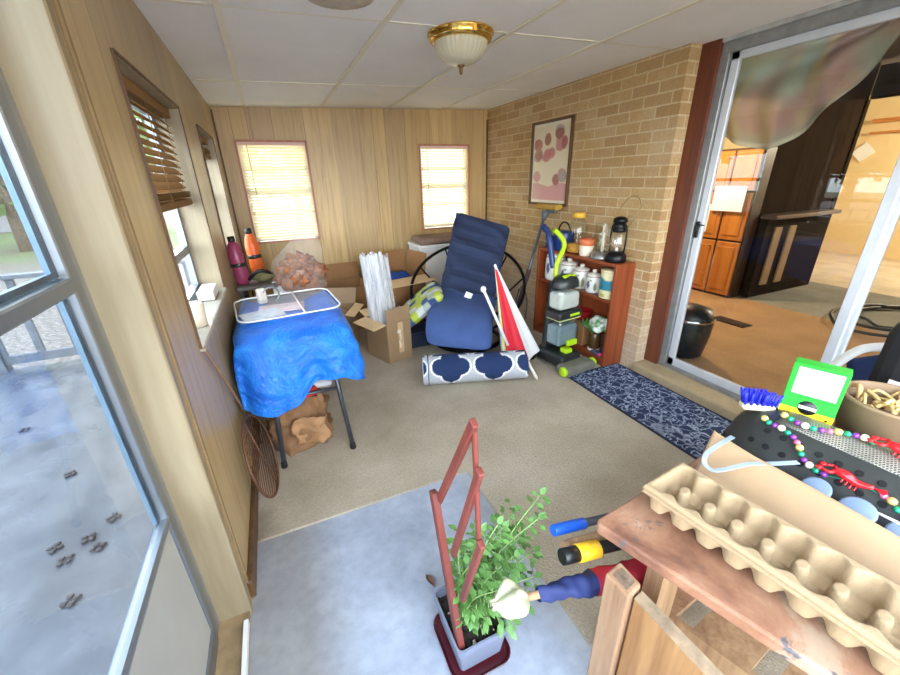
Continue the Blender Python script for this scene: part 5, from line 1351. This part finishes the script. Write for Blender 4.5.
# perforated black shell with mesh panel
def shellm():
    t = NT('grey_wire_mesh'); v = t.coord((1, 1, 1), rot=(0, 0, .6))
    ch = t.n('ShaderNodeTexBrick'); t.set(ch.inputs['Vector'], v); ch.inputs['Scale'].default_value = 1; ch.inputs['Brick Width'].default_value = .007; ch.inputs['Row Height'].default_value = .0055; ch.inputs['Mortar Size'].default_value = .0011
    n = t.noise(v, 9, 4)
    t.set(ch.inputs['Color1'], lin((66, 66, 62))); t.set(ch.inputs['Color2'], lin((84, 82, 76))); t.set(ch.inputs['Mortar'], lin((176, 172, 158)))
    col = t.mix(t.ramp(n, [(.4, (0, 0, 0)), (.6, (1, 1, 1))]), ch.outputs[0], lin((92, 90, 82)))
    return t.done(t.bsdf(col, .35, .35, t.bump(ch.outputs['Fac'], .5, .003)))
def shell(u, v):
    y = .575-.70*u; e = min(1, u/.22); e = math.sqrt(max(0, 1-(1-e)**2))
    xm = 1.235+.04*u; hw = .145*(.12+.88*e)
    x = xm+(v-.5)*2*hw
    z = BZ+.018+(.125*(.25+.75*e))*math.sin(PI*min(1, max(0, v)))**.75
    return V((x, y, z))
sh = thing('mesh_chair_back', 'black perforated plastic shell with grey mesh panel on workbench', 'chair back', (1.25, .25, BZ))
m = MB(); m.sheet(lambda u, v: shell(u, v*.31), 60, 20); m.sheet(lambda u, v: shell(u, .80+.2*v), 60, 10)
m.sheet(lambda u, v: shell(.0+.16*u, .31+.49*v), 8, 12); MS = m
m = MB(); m.sheet(lambda u, v: shell(.16+.84*u, .31+.49*v)-V((0, 0, .002)), 60, 14); m.build('mesh_panel', shellm(), sh, solid=.002)
m = MS; m.mi = 1
for i in range(16):
    for j, vv in enumerate((.11, .21)):
        uu = .14+i*.055+(j*.027)
        if uu > .97: continue
        c = shell(uu, vv); n_ = (shell(uu+.01, vv)-c).cross(shell(uu, vv+.01)-c).normalized()
        if n_.z < 0: n_ = -n_
        x_ = n_.orthogonal().normalized(); m.lathe([(.0075, -.002), (.0078, .0032), (.006, .0034), (.0005, .0025)], c, 14, basis(x_, n_.cross(x_), n_))
m.build('shell', [pm('black_shell_plastic', (46, 48, 46), .4, var=.2), pm('hole_black', (6, 6, 6), .9)], sh)
m = MB(); m.tube([shell(k/40, 0) for k in range(41)], .009, 8); m.tube([shell(k/40, 1) for k in range(41)], .009, 8); m.build('edge_bead', M_black, sh)
# BVH of the shell for placing beads
_b = bmesh.new()
gv = [[_b.verts.new(shell(i/50, j/30)) for j in range(31)] for i in range(51)]
for i in range(50):
    for j in range(30): _b.faces.new((gv[i][j], gv[i+1][j], gv[i+1][j+1], gv[i][j+1]))
bvh = BVHTree.FromBMesh(_b); _b.free()
def onshell(x, y, off):
    h = bvh.ray_cast(V((x, y, 2)), V((0, 0, -1)))
    return V((x, y, (h[0].z if h[0] else BZ+.004)+off))
BEADC = {'green': pm('green_bead', (40, 160, 120), .2, .3), 'purple': pm('purple_bead', (132, 60, 160), .2, .3), 'gold': pm('gold_bead', (226, 206, 120), .25, .4), 'pearl': pm('pearl_bead', (234, 226, 196), .25, .1), 'pink': pm('pink_bead', (206, 110, 150), .25, .2)}
M_cray = pm('glossy_red_plastic', (206, 34, 40), .2, var=.1)
def crawfish(parent, c, dirv):
    d_ = V(dirv).normalized(); s_ = up.cross(d_).normalized(); m = MB()
    rr = [.004, .008, .011, .012, .011, .009, .009, .007, .006, .004]
    pts = [c+d_*(.0082*(k-4.5))+up*(.010+.004*math.sin(k*.8)) for k in range(10)]
    m.tube(pts, rr, 10)
    for sg in (-1, 1):
        m.tube(smooth([pts[1], pts[1]-d_*.008+s_*sg*.018, pts[0]-d_*.014+s_*sg*.013], 4), .004, 6)
        m.ball(pts[0]-d_*.020+s_*sg*.011, .009, 1, (1, 1, .6), basis(d_, s_, up))
        for k in range(3, 7): m.tube([pts[k]-up*.003, pts[k]+s_*sg*.022-up*.010], .0018, 5)
    m.face([pts[-1], pts[-1]+d_*.018+s_*.014, pts[-1]+d_*.022, pts[-1]+d_*.018-s_*.014])
    return m.build('crawfish_charm', M_cray, parent)
_bm = {}
def bead_mesh(k, r):
    if (k, r) not in _bm:
        b = bmesh.new(); bmesh.ops.create_icosphere(b, subdivisions=2, radius=r); me = bpy.data.meshes.new('bead'); b.to_mesh(me); b.free(); me.materials.append(BEADC[k])
        for p in me.polygons: p.use_smooth = True
        _bm[(k, r)] = me
    return _bm[(k, r)]
def beads(lb, path, charm_at, seed):
    rn = random.Random(seed); r = thing('bead_necklace', lb, 'necklace', onshell(path[0][0], path[0][1], 0), 0, 'bead necklaces with crawfish')
    pts = smooth([(x, y, 0) for x, y in path], 12); acc = 0; last = pts[0]; seq = ['gold', 'green', 'purple', 'pearl', 'green', 'purple', 'pink']; q = 0; strand = []
    for p in pts:
        w = onshell(p.x, p.y, .0065); strand.append(w)
    gap = 0; prev = strand[0]; Mi = WM[r.name].inverted()
    for w in strand:
        gap += (w-prev).length; prev = w
        if gap > .0150:
            gap = 0
            if any((w-onshell(*c[:2], .006)).length < .040 for c in charm_at): continue
            k = seq[q % 7]; rad = .0092 if k in ('gold', 'pearl') else .0076; q += 1
            o = bpy.data.objects.new('bead', bead_mesh(k, rad)); COL.objects.link(o); o.parent = r; o.location = Mi @ (w+V((0, 0, rad-.006)))
    m = MB(); m.tube(strand, .0012, 5); m.build('string', BEADC['green'], r)
    for c in charm_at: crawfish(r, onshell(c[0], c[1], .004), c[2])
beads('string of shiny coloured beads along the foot of the green box, with red crawfish', [(1.212, .47), (1.203, .41), (1.215, .372), (1.236, .342), (1.256, .316), (1.258, .29), (1.262, .26), (1.268, .22), (1.262, .17)], [(1.262, .235, (0, -1, 0))], 1)
beads('string of shiny coloured beads curving down near side of black shell, with red crawfish', [(1.19, .498), (1.175, .468), (1.171, .43), (1.165, .40), (1.153, .38), (1.140, .362), (1.134, .338), (1.134, .315), (1.142, .285), (1.150, .245), (1.150, .205), (1.143, .185), (1.13, .15)], [(1.146, .268, (.1, -1, 0))], 2)
# green plant food box
bxo = V((1.305, .445, onshell(1.30, .43, 0).z))
gx_, gz_ = V((.040, -.110, 0)).normalized(), up
gn = V((-.938, -.345, 0)).normalized()
r = thing('plant_food_box', 'green carton with white panel and yellow stripe standing on black shell', 'box', V((1.28, .43, bxo.z)))
F0 = V((1.250, .488, bxo.z+.001)); BW, BHh, BD = .115, .158, .05
M_grn = pm('bright_green_card', (40, 178, 52), .4, var=.04)
def fp_(a, b, o): return F0+gx_*a*BW+up*b*BHh+gn*o
Rb = basis(gx_, -gn, up)
m = MB(); m.box(F0+gx_*BW/2-gn*BD/2+up*BHh/2, (BW, BD, BHh), Rb, bev=.002); m.build('carton', M_grn, r)
m = MB(); m.box(fp_(.52, .70, .0), (BW*.80, .0016, BHh*.50), Rb); m.build('white_panel', pm('white_card', (238, 238, 236), .45, var=.04), r)
m = MB(); m.box(fp_(.5, .09, .0), (BW, .0016, BHh*.15), Rb); m.build('yellow_stripe', pm('yellow_card', (246, 224, 40), .4, var=.03), r)
m = MB(); m.lathe([(.001, 0), (.021, 0), (.021, .0016), (.001, .0016)], fp_(.5, .22, 0), 28, basis(gx_, up, gn)); m.build('round_logo', M_black, r)
m = MB(); m.box(fp_(.5, .22, .0012), (.038, .0016, .009), Rb @ rotm('Y', 0)); m.build('logo_band', M_white, r)
m = MB()
for k in range(8): m.box(fp_(.5+(k-3.5)*.036, .22, .0022), (.0026, .001, .0035+.0018*(k in (0, 4))), Rb)
m.build('logo_lettering', pm('green_print', (30, 120, 50), .5), r)
m = MB(); m.box(fp_(.88, .08, .001), (.005, .0016, .005), Rb); m.build('small_mark', M_black, r)
# blue scrub brush
bc_ = onshell(1.215, .525, 0)
r = thing('scrub_brush', 'brush with bright blue bristles at far end of black shell', 'brush', bc_)
bd_ = V((.75, -.55, 0)).normalized()
m = MB(); m.box(bc_+up*.018, (.085, .035, .02), basis(bd_, up.cross(bd_), up), bev=.008, seg=2); m.build('handle', pm('cream_brush_handle', (214, 206, 170), .5), r)
m = MB(); rn = random.Random(9)
for k in range(60):
    a = rn.uniform(-.5, .5); b = rn.uniform(-.5, .5); p = bc_+bd_*a*.078+up.cross(bd_)*b*.028+up*.026
    m.tube([p, p+V((bd_.x*a*.02, bd_.y*a*.02, .040))+up.cross(bd_)*b*.012], [.0034, .0026], 5)
m.build('bristles', pm('ultramarine_bristle', (28, 38, 190), .5), r, kind='stuff')
# kraft pot with dry plant
PX, PY = 1.475, .335
r = thing('plant_pot', 'brown kraft pot with dried plant remains behind green box', 'pot', (PX, PY, BZ))
m = MB(); m.lathe([(.001, 0), (.080, 0), (.083, .006), (.108, .175), (.112, .178), (.112, .186), (.103, .186), (.100, .15)], (PX, PY, BZ+.001), 36, cap=False); m.build('pot', pm('kraft_pot', (140, 114, 86), .8, var=.12, vs=10), r)
m = MB(); m.lathe([(.099, .148), (.05, .158), (.001, .156)], (PX, PY, BZ), 28, cap=False); m.build('soil', pm('dry_soil', (112, 92, 70), .95, var=.4, vs=50, bump=.7), r)
m = MB(); rn = random.Random(4)
for k in range(26):
    a = rn.uniform(0, 2*PI); rr = rn.uniform(0, .07); p = V((PX+rr*math.cos(a), PY+rr*math.sin(a), BZ+.152)); a2 = rn.uniform(0, 2*PI); L_ = rn.uniform(.03, .07)
    m.tube(smooth([p, p+V((.3*L_*math.cos(a2), .3*L_*math.sin(a2), rn.uniform(.015, .04))), p+V((L_*math.cos(a2), L_*math.sin(a2), rn.uniform(.005, .035)))], 4), rn.uniform(.003, .0065), 6)
m.build('dried_stems', pm('straw', (206, 176, 116), .8, var=.25), r, kind='stuff')
# clear hanger lying over cardboard
r = thing('plastic_hanger', 'clear bluish plastic strap looped over corner of cardboard sheet', 'strap', (.95, .46, .68))
M_clr = film('clear_blue_plastic', (170, 188, 210), .55, .1)
h0 = smooth([(1.03, .475, .715), (.985, .472, .715), (.94, .472, .705), (.915, .468, .695), (.90, .455, .685), (.905, .436, .68), (.93, .420, .688), (.98, .40, .70), (1.03, .375, .702), (1.085, .35, .705)], 5)
m = MB()
for k in range(len(h0)-1):
    a, b = h0[k], h0[k+1]; m.bar(a, b+(b-a)*.06, .003, .011, (b-a).cross(up))
m.build('strap', M_clr, r)
# tray with pale lids between cardboard and shell
r = thing('black_tray', 'black shallow tray between cardboard sheet and black shell', 'tray', (1.085, .17, BZ))
m = MB(); m.box((1.082, .12, BZ+.012), (.028, .40, .02), bev=.003); m.build('tray', M_black, r)
for i, (x, y, s) in enumerate(((1.082, .30, .028), (1.083, .225, .032), (1.083, .145, .034))):
    m = MB(); m.lathe([(.001, 0), (s, 0), (s, .006), (s*.85, .008), (.001, .008)], (x, y, .665), 28, rotm('Y', -28)); m.mi = 1; m.tube([(x, y, BZ+.022), (x+.001, y, .664)], .004, 8)
    tag(m.build('lid', [pm('pale_blue_lid_%d' % i, (120, 138, 162), .3), M_black]), ['pale blue round lid nearest the strap beside black shell', 'pale blue round lid in the middle beside black shell', 'pale blue round lid nearest photo edge beside black shell'][i], 'lid')
for k, (a, b) in enumerate((((1.105, .255, .668), (1.10, .06, .69)), ((1.108, .25, .669), (1.085, .10, .69)))):
    m = MB(); m.tube([a, b], .0028, 6); tag(m.build('thin_stick', M_paper), ['upper thin white stick beside black shell', 'lower thin white stick beside black shell'][k], 'stick')
# folding chair with navy sling and a black bag at right edge
r = thing('lawn_chair', 'white framed lawn chair with navy fabric near glass door at right', 'chair', (1.95, .40, 0))
M_nvs = pm('navy_sling', (26, 44, 84), .7, var=.12)
fr = smooth([(1.86, .66, .0155), (1.875, .655, .35), (1.89, .645, .58), (1.90, .622, .66), (1.905, .585, .735), (1.91, .54, .775), (1.915, .45, .80), (1.92, .30, .805), (1.92, .18, .79), (1.92, .12, .72), (1.92, .10, .35), (1.92, .10, .0155)], 6)
m = MB(); m.tube(fr, .016, 10); m.build('frame', M_white, r)
m = MB(); m.sheet(lambda u, v: (1.925+.06*math.sin(v*PI), .60-.46*u, .765+.01*math.sin(u*PI)-(.36)*v-.07*(1-min(1, u/.25))*(1-v)), 20, 20); m.build('sling_back', M_nvs, r, solid=.008)
m = MB(); m.sheet(lambda u, v: (1.94+.42*v, .62-.48*u, .405-.02*math.sin(v*PI)), 12, 12); m.build('sling_seat', M_nvs, r, solid=.008)
for y in (.63, .13):
    m = MB(); m.tube([(1.90, y, .41), (2.20, y, .41)], .013, 8); m.build('seat_rail', M_white, r)
    m = MB(); m.tube([(2.20, y, .41), (2.21, y, .0155)], .013, 8); m.build('leg', M_white, r)
r = thing('black_bag', 'black cloth bag at right edge in front of white framed lawn chair', 'bag', (1.76, .365, 0))
m = MB(); m.box((1.76, .375, .48), (.15, .20, .94), bev=.06, seg=3); m.build('body', pm('black_cloth', (18, 18, 20), .9, var=.3, bump=.4, bs=30), r)
m = MB(); m.tube(arc((1.76, .375, .945), .07, 0, 180, 12, (0, 1, 0), (0, 0, 1)), .010, 8); m.build('handle', M_black, r)
m = MB(); m.box((1.6835, .39, .74), (.004, .05, .04)); m.build('tag', M_paper, r)

# ---------------------------------------------------------------- light
w = bpy.data.worlds.new('sky'); SC.world = w; w.use_nodes = True; nt = w.node_tree; nt.nodes.clear()
def wn(t_, **k):
    o = nt.nodes.new(t_)
    for a, b in k.items(): setattr(o, a, b)
    return o
tc = wn('ShaderNodeTexCoord'); sp = wn('ShaderNodeSeparateXYZ'); nt.links.new(tc.outputs['Generated'], sp.inputs[0])
mr = wn('ShaderNodeMapRange'); mr.inputs[1].default_value = -.9; mr.inputs[2].default_value = .6; mr.inputs[3].default_value = SKY_REAR if 'SKY_REAR' in globals() else 5.6; mr.inputs[4].default_value = 2.8
nt.links.new(sp.outputs[1], mr.inputs[0])
rp_ = wn('ShaderNodeValToRGB'); nt.links.new(sp.outputs[2], rp_.inputs[0])
rp_.color_ramp.elements[0].position = .0; rp_.color_ramp.elements[0].color = (.86, .93, 1.0, 1); rp_.color_ramp.elements[1].position = .6; rp_.color_ramp.elements[1].color = (.68, .82, 1.0, 1)
bg = wn('ShaderNodeBackground'); ow = wn('ShaderNodeOutputWorld'); nt.links.new(rp_.outputs[0], bg.inputs[0]); nt.links.new(mr.outputs[0], bg.inputs[1]); nt.links.new(bg.outputs[0], ow.inputs[0])
def light(name, typ, loc, energy, color=(1, 1, 1), size=.5, size_y=None, rot=(0, 0, 0), portal=False):
    l = bpy.data.lights.new(name, typ); o = bpy.data.objects.new(name, l); COL.objects.link(o); o.location = loc; o.rotation_euler = rot; l.energy = energy; l.color = color
    if typ == 'AREA':
        l.shape = 'RECTANGLE'; l.size = size; l.size_y = size_y or size
        if portal: l.cycles.is_portal = True
    elif typ == 'POINT': l.shadow_soft_size = size
    elif typ == 'SUN': l.angle = size
    return o
# sky portals in the openings, rear and roof ones added for daylight (guide sampling only, they give no light themselves)
light('portal_rear', 'AREA', (1.0, YR-.02, 1.28), 1, size=2.6, size_y=1.35, rot=(PI/2, 0, 0), portal=True)
light('portal_roof', 'AREA', (1.0, -.92, 2.15), 1, size=2.6, size_y=.84, portal=True)
light('portal_door', 'AREA', (-.45, .63, 1.2), 1, size=1.6, size_y=.85, rot=(0, -PI/2, 0), portal=True)
light('portal_side', 'AREA', (-.43, -.59, 1.25), 1, size=1.3, size_y=1.2, rot=(0, -PI/2, 0), portal=True)
for W in (W1, W2): light('portal_window', 'AREA', (-.44, (W[0]+W[1])/2, (W[2]+W[3])/2), 1, size=W[3]-W[2], size_y=W[1]-W[0], rot=(0, -PI/2, 0), portal=True)
# low warm sun beyond the far wall: lights the closed blinds from outside
sv = V((.30, -1.3, -.42)).normalized()
light('sun', 'SUN', (0, 8, 6), 2.2, (1, .93, .80), math.radians(3)).rotation_euler = sv.to_track_quat('-Z', 'Y').to_euler()
# lamps of the house room behind the glass door
light('house_lamp', 'POINT', (7.4, 1.2, 2.05), 95, (1, .84, .62), .15)
light('house_lamp.001', 'POINT', (3.7, 3.2, 2.1), 60, (1, .78, .50), .12)

vs_ = SC.view_settings
SC.display_settings.display_device = 'sRGB'
vs_.view_transform = 'Standard'; vs_.look = 'None'; vs_.gamma = 1; vs_.use_curve_mapping = False
vs_.exposure = 1.75
cy_ = SC.cycles
cy_.max_bounces = 10; cy_.diffuse_bounces = 6; cy_.transparent_max_bounces = 16; cy_.sample_clamp_indirect = 6
cy_.use_denoising = True
bpy.context.view_layer.update()
